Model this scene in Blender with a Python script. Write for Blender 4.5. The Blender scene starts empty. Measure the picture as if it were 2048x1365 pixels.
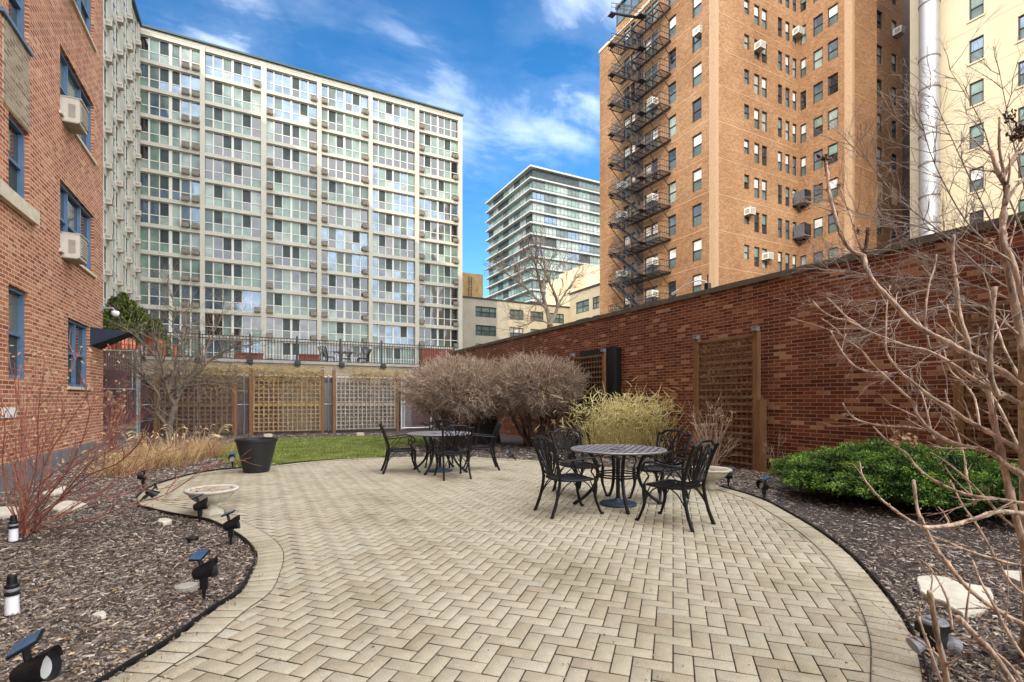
# one garden court between apartment towers
import bpy, math, random, numpy as np
from mathutils import Vector, Matrix
random.seed(7); NP = np.random.default_rng(7)
C = bpy.context.scene.collection
R = math.radians
CA, SA, HC, F = math.cos(R(27.3)), math.sin(R(27.3)), 1.35, 1000.0

# ---- survey helpers: a sight line of the camera meets the ground or an upright plane ----
def at(u, v, D):
    du = (u-1024)/F; dv = (800-v)/F
    return Vector((D*(SA+CA*du), D*(CA-SA*du), HC+D*dv))
def gp(u, v, z=0.0):
    return at(u, v, (HC-z)*F/(v-800))
def xon(u, Y):                 # X where column u meets the plane Y
    du = (u-1024)/F; return Y*(SA+CA*du)/(CA-SA*du)
def yon(u, X):                 # Y where column u meets the plane X
    du = (u-1024)/F; return X*(CA-SA*du)/(SA+CA*du)

# ---- object helpers ----
ORG = {}
def tag(o, label=None, cat=None, group=None, kind=None):
    if label: o['label'] = label
    if cat: o['category'] = cat
    if group: o['group'] = group
    if kind: o['kind'] = kind
    return o
def empty(name, p, rz=0, **k):
    o = bpy.data.objects.new(name, None); C.objects.link(o)
    o.location = p; o.rotation_euler = (0, 0, rz); o.empty_display_size = .2
    ORG[o.name] = Vector(p); return tag(o, **k)
class MB:
    def __init__(s): s.v = []; s.f = []; s.m = []
    def quad(s, a, b, c, d, m=0):
        n = len(s.v); s.v += [tuple(a), tuple(b), tuple(c), tuple(d)]; s.f.append((n, n+1, n+2, n+3)); s.m.append(m)
    def poly(s, pts, m=0):
        n = len(s.v); s.v += [tuple(p) for p in pts]; s.f.append(tuple(range(n, n+len(pts)))); s.m.append(m)
    def box(s, x0, x1, y0, y1, z0, z1, m=0, M=None):
        n = len(s.v)
        P = [(x, y, z) for z in (z0, z1) for y in (y0, y1) for x in (x0, x1)]
        if M is not None: P = [tuple(M @ Vector(p)) for p in P]
        s.v += P
        for q in ((0,2,3,1), (4,5,7,6), (0,1,5,4), (2,6,7,3), (0,4,6,2), (1,3,7,5)):
            s.f.append(tuple(n+i for i in q)); s.m.append(m)
    def tube(s, pts, rad, k=6, m=0, cap=True, flat=None):
        pts = [Vector(p) for p in pts]; N = len(pts)
        if not hasattr(rad, '__len__'): rad = [rad]*N
        n = len(s.v); t0 = (pts[1]-pts[0]).normalized()
        ref = Vector((0,0,1)) if abs(t0.z) < .9 else Vector((1,0,0))
        a = t0.cross(ref).normalized()
        for i, p in enumerate(pts):
            t = (pts[min(i+1, N-1)]-pts[max(i-1, 0)])
            if t.length < 1e-9: t = t0
            t = t.normalized(); a = (a - t*a.dot(t))
            if a.length < 1e-6: a = t.orthogonal()
            a.normalize(); b = t.cross(a)
            for j in range(k):
                w = 2*math.pi*j/k
                o = a*math.cos(w)*rad[i] + b*math.sin(w)*rad[i]*(flat or 1)
                s.v.append((p.x+o.x, p.y+o.y, p.z+o.z))
        for i in range(N-1):
            for j in range(k):
                j2 = (j+1) % k
                s.f.append((n+i*k+j, n+i*k+j2, n+(i+1)*k+j2, n+(i+1)*k+j)); s.m.append(m)
        if cap:
            s.f.append(tuple(n+j for j in range(k))[::-1]); s.m.append(m)
            s.f.append(tuple(n+(N-1)*k+j for j in range(k))); s.m.append(m)
    def lathe(s, prof, c=(0,0,0), k=32, m=0, wob=0):
        n = len(s.v); c = Vector(c); N = len(prof)
        for i, (r, z) in enumerate(prof):
            for j in range(k):
                w = 2*math.pi*j/k; rr = max(r, .0004)*(1+wob*math.sin(j*8*math.pi*2/k))
                s.v.append((c.x+rr*math.cos(w), c.y+rr*math.sin(w), c.z+z))
        for i in range(N-1):
            for j in range(k):
                j2 = (j+1) % k
                s.f.append((n+i*k+j, n+i*k+j2, n+(i+1)*k+j2, n+(i+1)*k+j)); s.m.append(m)
    def prism(s, poly, z0, z1, m=0):
        P = [(p[0], p[1]) for p in poly]
        A = sum(P[i][0]*P[(i+1)%len(P)][1]-P[(i+1)%len(P)][0]*P[i][1] for i in range(len(P)))
        if A < 0: P = P[::-1]
        s.poly([(x, y, z1) for x, y in P], m); s.poly([(x, y, z0) for x, y in P[::-1]], m)
        for i in range(len(P)):
            a, b = P[i], P[(i+1)%len(P)]
            s.quad((a[0],a[1],z0), (b[0],b[1],z0), (b[0],b[1],z1), (a[0],a[1],z1), m)
def build(name, mb, mats, parent=None, at=None, smooth=False, **k):
    if not isinstance(mats, (list, tuple)): mats = [mats]
    o_ = ORG[parent.name] if parent else Vector(at or (0, 0, 0))
    me = bpy.data.meshes.new(name)
    V = [(x-o_.x, y-o_.y, z-o_.z) for x, y, z in mb.v]
    me.from_pydata(V, [], mb.f)
    for m in mats: me.materials.append(m)
    if len(mats) > 1: me.polygons.foreach_set('material_index', mb.m)
    if smooth: me.polygons.foreach_set('use_smooth', [True]*len(mb.f))
    me.update()
    o = bpy.data.objects.new(name, me); C.objects.link(o)
    if parent: o.parent = parent
    else: o.location = o_
    ORG[o.name] = o_
    return tag(o, **k)
def local(name, me, parent, loc):          # a part that shares mesh data, placed at world point loc
    o = bpy.data.objects.new(name, me); C.objects.link(o); o.parent = parent
    o.location = Vector(loc)-ORG[parent.name]; ORG[o.name] = Vector(loc); return o
def mesh(name, mb, mats, smooth=False):
    me = bpy.data.meshes.new(name); me.from_pydata(mb.v, [], mb.f)
    if not isinstance(mats, (list, tuple)): mats = [mats]
    for m in mats: me.materials.append(m)
    if len(mats) > 1: me.polygons.foreach_set('material_index', mb.m)
    if smooth: me.polygons.foreach_set('use_smooth', [True]*len(mb.f))
    me.update(); return me
def kids(o): return [c for c in bpy.data.objects if c.parent == o]
KID = {}
def copy_tree(o, parent=None):
    c = o.copy(); C.objects.link(c); c.parent = parent
    if o.name not in KID: KID[o.name] = kids(o)
    for ch in KID[o.name]: copy_tree(ch, c)
    return c
def smoothline(P, step=None, closed=False, n=8):
    P = [Vector(p) for p in P]; out = []
    N = len(P)
    for i in range(N if closed else N-1):
        g = lambda j: P[j % N] if closed else P[max(0, min(N-1, j))]
        a, b, c, d = g(i-1), g(i), g(i+1), g(i+2)
        for k in range(n):
            t = k/n
            out.append(.5*((2*b)+(c-a)*t+(2*a-5*b+4*c-d)*t*t+(3*b-a-3*c+d)*t**3))
    if not closed: out.append(P[-1])
    if step:
        if closed: out.append(out[0])
        res = [out[0]]; nxt = step; acc = 0
        for a, b in zip(out, out[1:]):
            L = (b-a).length
            while L > 0 and nxt <= acc+L: res.append(a.lerp(b, (nxt-acc)/L)); nxt += step
            acc += L
        out = res
    return out
def inside(px, py, poly):
    px = np.asarray(px); py = np.asarray(py); r = np.zeros(px.shape, bool)
    n = len(poly)
    for i in range(n):
        x1, y1 = poly[i][:2]; x2, y2 = poly[(i+1) % n][:2]
        if y1 == y2: continue
        c = ((y1 > py) != (y2 > py)) & (px < (x2-x1)*(py-y1)/(y2-y1)+x1); r ^= c
    return r
def npmesh(name, V, Fc, mat, parent=None, col=None, smooth=False, at=None, **k):
    """V (n,3) float, Fc (m,s) int: a mesh out of arrays; col (m,) a random value per face"""
    me = bpy.data.meshes.new(name)
    o_ = ORG[parent.name] if parent else Vector(at or (0, 0, 0))
    V = V-np.array(o_[:]); s = Fc.shape[1]
    me.vertices.add(len(V)); me.vertices.foreach_set('co', V.astype(np.float32).ravel())
    me.loops.add(Fc.size); me.loops.foreach_set('vertex_index', Fc.astype(np.int32).ravel())
    me.polygons.add(len(Fc)); me.polygons.foreach_set('loop_start', np.arange(0, Fc.size, s, dtype=np.int32))
    me.polygons.foreach_set('loop_total', np.full(len(Fc), s, dtype=np.int32))
    me.update(calc_edges=True); me.materials.append(mat)
    if col is not None:
        a = me.attributes.new('tone', 'FLOAT', 'FACE'); a.data.foreach_set('value', col.astype(np.float32))
    if smooth: me.polygons.foreach_set('use_smooth', np.ones(len(Fc), bool))
    o = bpy.data.objects.new(name, me); C.objects.link(o)
    if parent: o.parent = parent
    else: o.location = o_
    ORG[o.name] = o_
    return tag(o, **k)

# ---- materials ----
class NT:
    def __init__(s, name):
        s.m = bpy.data.materials.new(name); s.m.use_nodes = True; s.t = s.m.node_tree
        s.b = s.t.nodes['Principled BSDF']
    def n(s, typ, ins=None, **k):
        x = s.t.nodes.new(typ)
        for a, b in k.items(): setattr(x, a, b)
        for a, b in (ins or {}).items():
            if hasattr(b, 'is_output'): s.t.links.new(b, x.inputs[a])
            else: x.inputs[a].default_value = b
        return x
    def link(s, a, b): s.t.links.new(a, b)
    def set(s, **k):
        for a, b in k.items():
            i = s.b.inputs[a.replace('_', ' ')]
            if hasattr(b, 'is_output'): s.t.links.new(b, i)
            else: i.default_value = b
        return s
def c4(c): return (c[0], c[1], c[2], 1)
def ramp(t, fac, stops, interp='LINEAR'):
    r = t.n('ShaderNodeValToRGB', {'Fac': fac}); e = r.color_ramp.elements; r.color_ramp.interpolation = interp
    while len(e) < len(stops): e.new(.5)
    for x, (p, c) in zip(e, stops): x.position = p; x.color = c4(c)
    return r.outputs['Color']
def mixc(t, fac, a, b, mode='MIX'):
    x = t.n('ShaderNodeMix', data_type='RGBA', blend_type=mode)
    for i, v in (('Factor', fac),):
        if hasattr(v, 'is_output'): t.link(v, x.inputs[0])
        else: x.inputs[0].default_value = v
    for i, v in ((6, a), (7, b)):
        if hasattr(v, 'is_output'): t.link(v, x.inputs[i])
        else: x.inputs[i].default_value = c4(v)
    return x.outputs[2]
def mat(name, col, rough=.6, metal=0, var=.18, scale=6, bump=.0, bscale=60, spec=.5, stretch=None, alpha=None):
    t = NT(name); tc = t.n('ShaderNodeTexCoord').outputs['Object']
    if stretch: tc = t.n('ShaderNodeMapping', {'Vector': tc, 'Scale': stretch}).outputs[0]
    nz = t.n('ShaderNodeTexNoise', {'Vector': tc, 'Scale': scale, 'Detail': 6, 'Roughness': .65})
    lo = [c*(1-var) for c in col]; hi = [min(1, c*(1+var)) for c in col]
    t.set(Base_Color=ramp(t, nz.outputs['Fac'], [(.3, lo), (.7, hi)]), Roughness=rough, Metallic=metal, Specular_IOR_Level=spec)
    if bump:
        n2 = t.n('ShaderNodeTexNoise', {'Vector': tc, 'Scale': bscale, 'Detail': 4})
        t.set(Normal=t.n('ShaderNodeBump', {'Height': n2.outputs['Fac'], 'Strength': bump, 'Distance': .01}).outputs[0])
    return t.m
def brick(name, axis, pal, mortar, w=.2, h=.068, ms=.01, big=.2, bigscale=.35, rough=.85, bump=.5, stain=(.6, .55, .5)):
    """pal: stops of brick tones; axis 'x' = wall in a plane X (runs along Y), 'y' = wall in a plane Y"""
    t = NT(name); tc = t.n('ShaderNodeTexCoord').outputs['Object']
    sp = t.n('ShaderNodeSeparateXYZ', {0: tc}).outputs
    v = t.n('ShaderNodeCombineXYZ', {0: sp[1] if axis == 'x' else sp[0], 1: sp[2], 2: 0.0}).outputs[0]
    b = t.n('ShaderNodeTexBrick', {'Vector': v, 'Color1': (0,0,0,1), 'Color2': (1,1,1,1), 'Mortar': (0,0,0,1), 'Scale': 1.0,
            'Mortar Size': ms, 'Mortar Smooth': .15, 'Bias': 0.0, 'Brick Width': w, 'Row Height': h})
    b.offset = .5
    col = ramp(t, b.outputs['Color'], pal)
    n1 = t.n('ShaderNodeTexNoise', {'Vector': tc, 'Scale': bigscale, 'Detail': 5, 'Roughness': .6}).outputs['Fac']
    n3 = t.n('ShaderNodeTexNoise', {'Vector': tc, 'Scale': 25.0, 'Detail': 4}).outputs['Fac']
    f3 = ramp(t, n3, [(.3, (.8,.8,.8)), (.7, (1.15,1.15,1.15))])
    col = mixc(t, 1.0, col, f3, 'MULTIPLY')
    col = mixc(t, b.outputs['Fac'], col, mortar)
    f1 = ramp(t, n1, [(.3, [1-big*(1-s)*2 for s in stain]), (.68, (1+big*.3,)*3)])
    col = mixc(t, 1.0, col, f1, 'MULTIPLY')
    hh = t.n('ShaderNodeMath', {0: 1.0, 1: b.outputs['Fac']}, operation='SUBTRACT').outputs[0]
    h2 = t.n('ShaderNodeMath', {0: hh, 1: n3}, operation='ADD').outputs[0]
    t.set(Base_Color=col, Roughness=rough, Specular_IOR_Level=.25, Normal=t.n('ShaderNodeBump', {'Height': h2, 'Strength': bump, 'Distance': .006}).outputs[0])
    return t.m
def tonemat(name, stops, rough=.8, spec=.3, trans=0, noise=0, nscale=3):
    t = NT(name); a = t.n('ShaderNodeAttribute', attribute_name='tone').outputs['Fac']
    col = ramp(t, a, stops)
    if noise:
        tc = t.n('ShaderNodeTexCoord').outputs['Object']
        n = t.n('ShaderNodeTexNoise', {'Vector': tc, 'Scale': nscale, 'Detail': 5}).outputs['Fac']
        col = mixc(t, 1.0, col, ramp(t, n, [(.3, (1-noise,)*3), (.7, (1+noise,)*3)]), 'MULTIPLY')
    t.set(Base_Color=col, Roughness=rough, Specular_IOR_Level=spec)
    return t.m
def glass(name, col, rough=.06, spec=.9, curtain=0, metal=0.0, wavy=.15, coat=.3):
    """window glass with what hangs behind it: a glossy pane over a soft curtain or a dark room"""
    t = NT(name); tc = t.n('ShaderNodeTexCoord').outputs['Object']
    g = t.n('ShaderNodeNewGeometry').outputs['Position']
    n = t.n('ShaderNodeTexNoise', {'Vector': g, 'Scale': .9, 'Detail': 3}).outputs['Fac']
    c = ramp(t, n, [(.3, [x*.65 for x in col]), (.7, [min(1, x*1.25) for x in col])])
    if curtain:
        w = t.n('ShaderNodeTexWave', {'Vector': t.n('ShaderNodeMapping', {'Vector': g, 'Scale': (6, 6, .3)}).outputs[0], 'Scale': 1.0, 'Distortion': 2.5, 'Detail': 2})
        c = mixc(t, curtain, c, ramp(t, w.outputs['Fac'], [(0, (.55,.55,.55)), (1, (1.1,1.1,1.1))]), 'MULTIPLY')
    nb = t.n('ShaderNodeTexNoise', {'Vector': g, 'Scale': .45, 'Detail': 1}).outputs['Fac']
    bp = t.n('ShaderNodeBump', {'Height': nb, 'Strength': wavy, 'Distance': .25}).outputs[0]
    t.set(Base_Color=c, Roughness=rough, Specular_IOR_Level=spec, Normal=bp, Metallic=metal, Coat_Weight=coat, Coat_Roughness=.03)
    return t.m
M = {}
M['black_metal'] = mat('black_cast_metal', (.006,.005,.005), .38, .0, .3, 30, .2, 150, .3)
M['table_metal'] = mat('table_top_metal', (.26,.25,.26), .4, .4, .2, 20, .1, 120)
M['blue_base'] = mat('blue_grey_iron', (.028,.048,.075), .5, .2, .2, 20, .15)
M['rail_black'] = mat('railing_black', (.014,.014,.016), .45, 0, .2)
M['plastic_black'] = mat('black_plastic', (.008,.008,.009), .42, 0, .25, 20, 0, 60, .35)
M['planter_black'] = mat('planter_black', (.012,.012,.013), .5, 0, .35, 4, .1, 40)
M['solar'] = mat('solar_cell_blue', (.035,.11,.21), .3, .1, .3, 8)
M['lens'] = mat('lamp_lens', (.5,.5,.48), .12, 0, .1)
M['grey_plastic'] = mat('grey_plastic', (.25,.25,.27), .4, 0, .1)
M['white_plastic'] = mat('white_plastic', (.78,.76,.78), .45, 0, .06)
M['wood'] = mat('cedar_post', (.21,.105,.045), .75, 0, .35, 5, .3, 40, .3, (6,6,.6))
M['lath'] = mat('weathered_lath', (.18,.11,.058), .8, 0, .4, 6, .3, 60, .3)
M['lathgold'] = mat('golden_lath', (.36,.23,.095), .8, 0, .35, 5, .3, 60, .3)
M['lathpale'] = mat('pale_lath', (.40,.33,.25), .85, 0, .3, 5, .3, 60, .3)
M['galv'] = mat('galvanised_steel', (.42,.43,.44), .42, .7, .15, 12)
M['maroon'] = mat('maroon_slat', (.13,.022,.02), .6, 0, .25, 4)
M['greyslat'] = mat('grey_slat', (.27,.24,.22), .7, 0, .25, 4)
M['concrete'] = mat('concrete', (.36,.33,.28), .9, 0, .22, 3, .3, 60)
M['concdark'] = mat('foundation_concrete', (.17,.155,.155), .9, 0, .3, 4, .3, 50)
M['terrwall'] = mat('terrace_stucco', (.33,.27,.17), .9, 0, .22, 1.5, .2, 40)
M['limestone'] = mat('limestone', (.56,.49,.37), .8, 0, .15, 6, .2, 80)
M['urn'] = mat('cast_stone', (.50,.46,.37), .85, 0, .18, 14, .6, 70)
M['flag'] = mat('flagstone', (.55,.50,.40), .85, 0, .2, 6, .5, 20)
M['bluewin'] = mat('blue_window_frame', (.09,.16,.26), .45, 0, .12)
M['acbox'] = mat('air_conditioner_beige', (.52,.48,.40), .5, 0, .08)
M['acwhite'] = mat('air_conditioner_white', (.66,.66,.64), .5, 0, .08)
M['acbrown'] = mat('air_conditioner_brown', (.13,.095,.065), .6, 0, .2)
M['acgrille'] = mat('air_conditioner_grille', (.30,.27,.22), .6, 0, .2)
M['cream'] = mat('cream_stucco', (.42,.40,.33), .85, 0, .07, .4, .1, 30)
M['creamframe'] = mat('cream_aluminium', (.54,.53,.46), .5, 0, .06)
M['roofedge'] = mat('roof_flashing', (.02,.045,.045), .5, 0, .1)
M['beige_far'] = mat('beige_brick_far', (.42,.36,.25), .9, 0, .10, .8)
M['tan_far'] = mat('tan_brick_far', (.36,.31,.22), .9, 0, .10, .8)
M['tanold'] = mat('old_tan_brick', (.30,.20,.085), .9, 0, .3, 1.2)
M['slab'] = mat('pale_slab_edge', (.36,.36,.33), .7, 0, .05)
M['whitewall'] = mat('painted_cream_wall', (.47,.40,.27), .85, 0, .07, .5, .1, 20)
M['duct'] = mat('duct_metal', (.30,.30,.31), .45, .4, .06, 1.0)
M['awning'] = mat('navy_canvas', (.008,.012,.03), .8, 0, .2)
M['darkframe'] = mat('dark_window_frame', (.035,.028,.028), .5, 0, .2)
M['iron'] = mat('fire_escape_iron', (.016,.015,.018), .55, .2, .3)
M['orange'] = mat('orange_plastic', (.62,.13,.03), .5, 0, .12)
M['terracotta'] = mat('rust_planter', (.24,.05,.022), .7, 0, .2)
M['g_curt'] = glass('glass_pale_curtain', (.17,.245,.205), .12, .4, .5, coat=.25)
M['g_curt2'] = glass('glass_white_curtain', (.27,.32,.29), .12, .4, .35, coat=.25)
M['g_grey'] = glass('glass_grey_blind', (.10,.135,.13), .12, .3, .2, coat=.15)
M['g_screen'] = glass('glass_insect_screen', (.04,.055,.055), .4, .15, coat=.04)
M['g_dark'] = glass('glass_dark_room', (.018,.02,.024), .04, 1.0, 0, 0, .25)
M['g_blue'] = glass('glass_sky_mirror', (.13,.18,.23), .06, .6, 0, .5, .12)
M['g_blind'] = glass('glass_white_blind', (.62,.62,.60), .12, .7)
M['bark'] = mat('bark_grey', (.20,.155,.115), .85, 0, .4, 20, .4, 80, .3)
M['barktan'] = mat('bark_tan', (.42,.30,.215), .7, 0, .8, 26, .7, 90, .35, (1, 1, .35))
M['barkpale'] = mat('bark_pale_grey', (.30,.23,.19), .85, 0, .35, 18, .4, 60, .3)
M['barkred'] = mat('twig_red', (.30,.115,.08), .75, 0, .4, 14, .2, 60, .3)
M['barkdark'] = mat('twig_dark', (.085,.05,.04), .85, 0, .4, 14, .3, 60, .3)
M['bushtwig'] = tonemat('bush_twigs', [(0, (.17,.115,.08)), (.5, (.39,.28,.20)), (1, (.62,.49,.37))], .85)
M['straw'] = tonemat('straw_blades', [(0, (.22,.12,.045)), (.5, (.52,.33,.14)), (1, (.78,.57,.31))], .7)
M['greenstraw'] = tonemat('yellow_green_blades', [(0, (.34,.28,.09)), (.5, (.70,.60,.23)), (1, (.90,.82,.46))], .7)
M['vine'] = tonemat('vine_twigs', [(0, (.22,.14,.05)), (.5, (.48,.34,.15)), (1, (.70,.53,.28))], .85)
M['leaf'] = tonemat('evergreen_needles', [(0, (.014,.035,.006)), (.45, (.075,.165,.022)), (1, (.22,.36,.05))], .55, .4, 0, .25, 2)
M['hedge'] = tonemat('hedge_leaves', [(0, (.03,.045,.008)), (.6, (.08,.11,.018)), (1, (.16,.19,.03))], .7)
M['grassb'] = tonemat('lawn_blades', [(0, (.10,.13,.02)), (.5, (.19,.23,.036)), (.85, (.28,.31,.07)), (1, (.42,.36,.14))], .7, .3, 0, .45, 1.6)
M['chips'] = tonemat('mulch_chips', [(0, (.022,.015,.010)), (.32, (.09,.066,.05)), (.66, (.27,.21,.165)), (1, (.60,.52,.43))], .75, .4)
M['mulch'] = mat('mulch_soil', (.045,.032,.026), .9, 0, .5, 30, .9, 60)
M['dry'] = mat('dried_flower', (.35,.22,.12), .9, 0, .4, 30)
M['drydark'] = mat('dried_flower_dark', (.10,.045,.03), .9, 0, .4, 30)
SKYV, CLV, EXPO = .80, 17.0, .95
# ================= camera, light, sky =================
cam = bpy.data.cameras.new('camera'); co = bpy.data.objects.new('camera', cam); C.objects.link(co)
cam.sensor_width = 36; cam.lens = 36*F/2048; cam.shift_y = (800-682.5)/2048; cam.clip_end = 3000; cam.clip_start = .05
co.location = (0, 0, HC); co.rotation_euler = (R(90), 0, R(-27.3)); bpy.context.scene.camera = co
SUN = Vector((-1, -1.0, .62)).normalized()
sl = bpy.data.lights.new('sun', 'SUN'); sl.energy = 2.0; sl.angle = R(.6); sl.color = (1, .86, .66)
so = bpy.data.objects.new('sun', sl); C.objects.link(so); so.rotation_euler = SUN.to_track_quat('Z', 'Y').to_euler()
W = bpy.data.worlds.new('World'); bpy.context.scene.world = W; W.use_nodes = True; wt = W.node_tree
bg = wt.nodes['Background']
def wn(typ, ins=None, **k):
    x = wt.nodes.new(typ)
    for a, b in k.items(): setattr(x, a, b)
    for a, b in (ins or {}).items():
        if hasattr(b, 'is_output'): wt.links.new(b, x.inputs[a])
        else: x.inputs[a].default_value = b
    return x
sky = wn('ShaderNodeTexSky', sky_type='NISHITA', sun_disc=False, sun_elevation=math.asin(SUN.z), sun_rotation=R(225), air_density=1.0, dust_density=.3, ozone_density=3.0)
def wmath(op, a, b=0.0, clamp=False):
    return wn('ShaderNodeMath', {0: a, 1: b}, operation=op, use_clamp=clamp).outputs[0]
tcw = wn('ShaderNodeTexCoord').outputs['Generated']
sx = wn('ShaderNodeSeparateXYZ', {0: tcw}).outputs
zz = wmath('ADD', wmath('MAXIMUM', sx[2], 0.0), .18)
P2 = wn('ShaderNodeCombineXYZ', {0: wmath('DIVIDE', sx[0], zz), 1: wmath('DIVIDE', sx[1], zz), 2: 0.0}).outputs[0]
nA = wn('ShaderNodeTexNoise', {'Vector': wn('ShaderNodeMapping', {'Vector': P2, 'Scale': (1.0, 1.6, 1), 'Rotation': (0, 0, .5), 'Location': (3.1, 1.7, 0)}).outputs[0], 'Scale': 2.6, 'Detail': 9, 'Roughness': .58, 'Distortion': .35}).outputs['Fac']
nB = wn('ShaderNodeTexNoise', {'Vector': P2, 'Scale': .55, 'Detail': 4, 'Roughness': .5}).outputs['Fac']
def wramp(f, stops):
    r = wn('ShaderNodeValToRGB', {'Fac': f}); e = r.color_ramp.elements
    while len(e) < len(stops): e.new(.5)
    for x, (p, c) in zip(e, stops): x.position = p; x.color = (c, c, c, 1) if not hasattr(c, '__len__') else c4(c)
    return r.outputs['Color']
# thin wisps ahead; bright unseen cloud overhead and behind, added to light the court
back = wn('ShaderNodeVectorMath', {0: tcw, 1: (-.36, -.70, .62)}, operation='DOT_PRODUCT').outputs['Value']
fill_cloud = wmath('MULTIPLY', wramp(back, [(.05, 0), (.42, 1)]), wramp(nB, [(.30, .35), (.55, 1)]))
def wisp(d, r0, r1, amt):
    dv = Vector(d).normalized()
    q = wn('ShaderNodeVectorMath', {0: tcw, 1: tuple(dv)}, operation='DOT_PRODUCT').outputs['Value']
    return wmath('MULTIPLY', wramp(q, [(math.cos(R(r1)), 0), (math.cos(R(r0)), 1)]), amt)
def dirpx(u, v): return at(u, v, 1)-Vector((0, 0, HC))
thin = wramp(nA, [(.50, 0), (.78, .55)])
reg = None
for (u, v, r0, r1, amt) in ((840, 185, 1, 8, .38), (960, 250, 1, 7, .3), (1165, 130, 2, 9, .5), (400, 20, 1, 5, .2), (1000, 310, 1, 8, .3), (470, 75, .5, 3, .5), (1195, 30, 1, 4, .25), (600, -60, 2, 8, .1)):
    q = wisp(dirpx(u, v), r0, r1, amt); reg = q if reg is None else wmath('MAXIMUM', reg, q)
base = wramp(nA, [(.38, .0), (.7, .45)])
wisps = wmath('MULTIPLY', reg, wmath('ADD', thin, wmath('MULTIPLY', base, .35)), True)
cl = wmath('MAXIMUM', fill_cloud, wisps)
skyc = wn('ShaderNodeHueSaturation', {'Hue': .5, 'Saturation': 1.3, 'Value': SKYV, 'Color': sky.outputs[0]}).outputs[0]
cloudc = wn('ShaderNodeMix', data_type='RGBA'); wt.links.new(cl, cloudc.inputs[0]); wt.links.new(skyc, cloudc.inputs[6]); cloudc.inputs[7].default_value = (CLV*.98, CLV, CLV*1.04, 1)
wt.links.new(cloudc.outputs[2], bg.inputs[0]); bg.inputs[1].default_value = .15
vs = bpy.context.scene.view_settings; vs.view_transform = 'Standard'; vs.look = 'None'; vs.gamma = 1; vs.exposure = EXPO
bpy.context.scene.cycles.max_bounces = 6; bpy.context.scene.cycles.diffuse_bounces = 4; bpy.context.scene.cycles.glossy_bounces = 3
bpy.context.scene.cycles.use_denoising = True

# ================= ground, patio, lawn =================
OUT_PX = [(211,1365),(267,1330),(348,1282),(392,1248),(437,1215),(481,1186),(503,1149),(513,1126),(513,1104),(496,1082),(466,1062),(422,1041),(385,1034),(341,1026),(289,1013),(276,1004),(281,989),(311,971),(366,954),(422,943),(496,936),(544,932),(607,925),(681,919),(773,915.3),(880,914.3),(959,915.5),(1060,921),(1150,928),(1240,938),(1340,953),(1440,974),(1520,998),(1572,1024),(1632,1059.5),(1695,1107),(1751,1167),(1799,1230),(1833,1299),(1847,1365)]
O = [gp(u, v) for u, v in OUT_PX]
d0 = (O[0]-O[2]).normalized(); d1 = (O[-1]-O[-3]).normalized()
ext0 = [gp(-1400, 2400), gp(-380, 1720), gp(-40, 1510), gp(110, 1425)]
ext1 = [gp(1856, 1440), gp(1856, 1540), gp(1838, 1680), gp(1770, 2000), gp(1500, 2900)]
outer = smoothline(ext0+O+ext1, step=.0515, n=14)
def offset(L, d):
    r = []
    for i, p in enumerate(L):
        t = (L[min(i+3, len(L)-1)]-L[max(i-3, 0)]); t.z = 0; t.normalize()
        r.append(p+Vector((t.y, -t.x, 0))*d)
    return r
inner = offset(outer, .205)
OP = [(p.x, p.y) for p in outer]; IP = [(p.x, p.y) for p in inner]
rg = random.Random(3)
# pavers: chamfered stones with sand joints
PV = []; PF = []; PT = []
def paver(q, z, tone, ch=.003, gap=.0024):
    c = sum(q, Vector())/4; n = len(PV); tz = z+rg.uniform(-.0012, .0012)
    tx, ty = rg.uniform(-.006, .006), rg.uniform(-.006, .006)
    for inset, dz in ((gap, -.014), (gap+.0005, -ch*.7), (gap+ch, 0)):
        for k in range(4):
            # move each corner in along both edges
            p = q[k]; e = p-c; v = p+((q[(k+1) % 4]-p).normalized()+(q[k-1]-p).normalized())*inset
            PV.append((v.x, v.y, tz+dz+e.x*tx+e.y*ty))
    for r in range(2):
        for i in range(4):
            j = (i+1) % 4; PF.append((n+r*4+i, n+r*4+j, n+r*4+4+j, n+r*4+4+i)); PT.append(0 if r == 0 else tone*.35+.04)
    PF.append((n+8, n+9, n+10, n+11)); PT.append(tone)
def ptone():
    return min(1, max(.3, rg.gauss(.56, .15)))
A45 = R(45.15); e2 = Vector((math.sin(A45), math.cos(A45), 0)); e1 = Vector((math.cos(A45), -math.sin(A45), 0))
cand = []
a = .1
for i in range(-170, 170):
    for j in range(-170, 170):
        # herringbone: an L of two stones repeated
        k = (i+j) % 4
        if k == 0: q = ((i, j), (i+2, j), (i+2, j+1), (i, j+1))
        elif k == 2: q = ((i, j), (i+1, j), (i+1, j+2), (i, j+2))
        else: continue
        cand.append([e1*(x*a)+e2*(y*a) for x, y in q])
cx = np.array([[p.x for p in q] for q in cand]); cy = np.array([[p.y for p in q] for q in cand])
ins = inside(cx, cy, IP); ino = inside(cx, cy, OP)
m_ = (cx.mean(1)*SA+cy.mean(1)*CA > .5)
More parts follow.
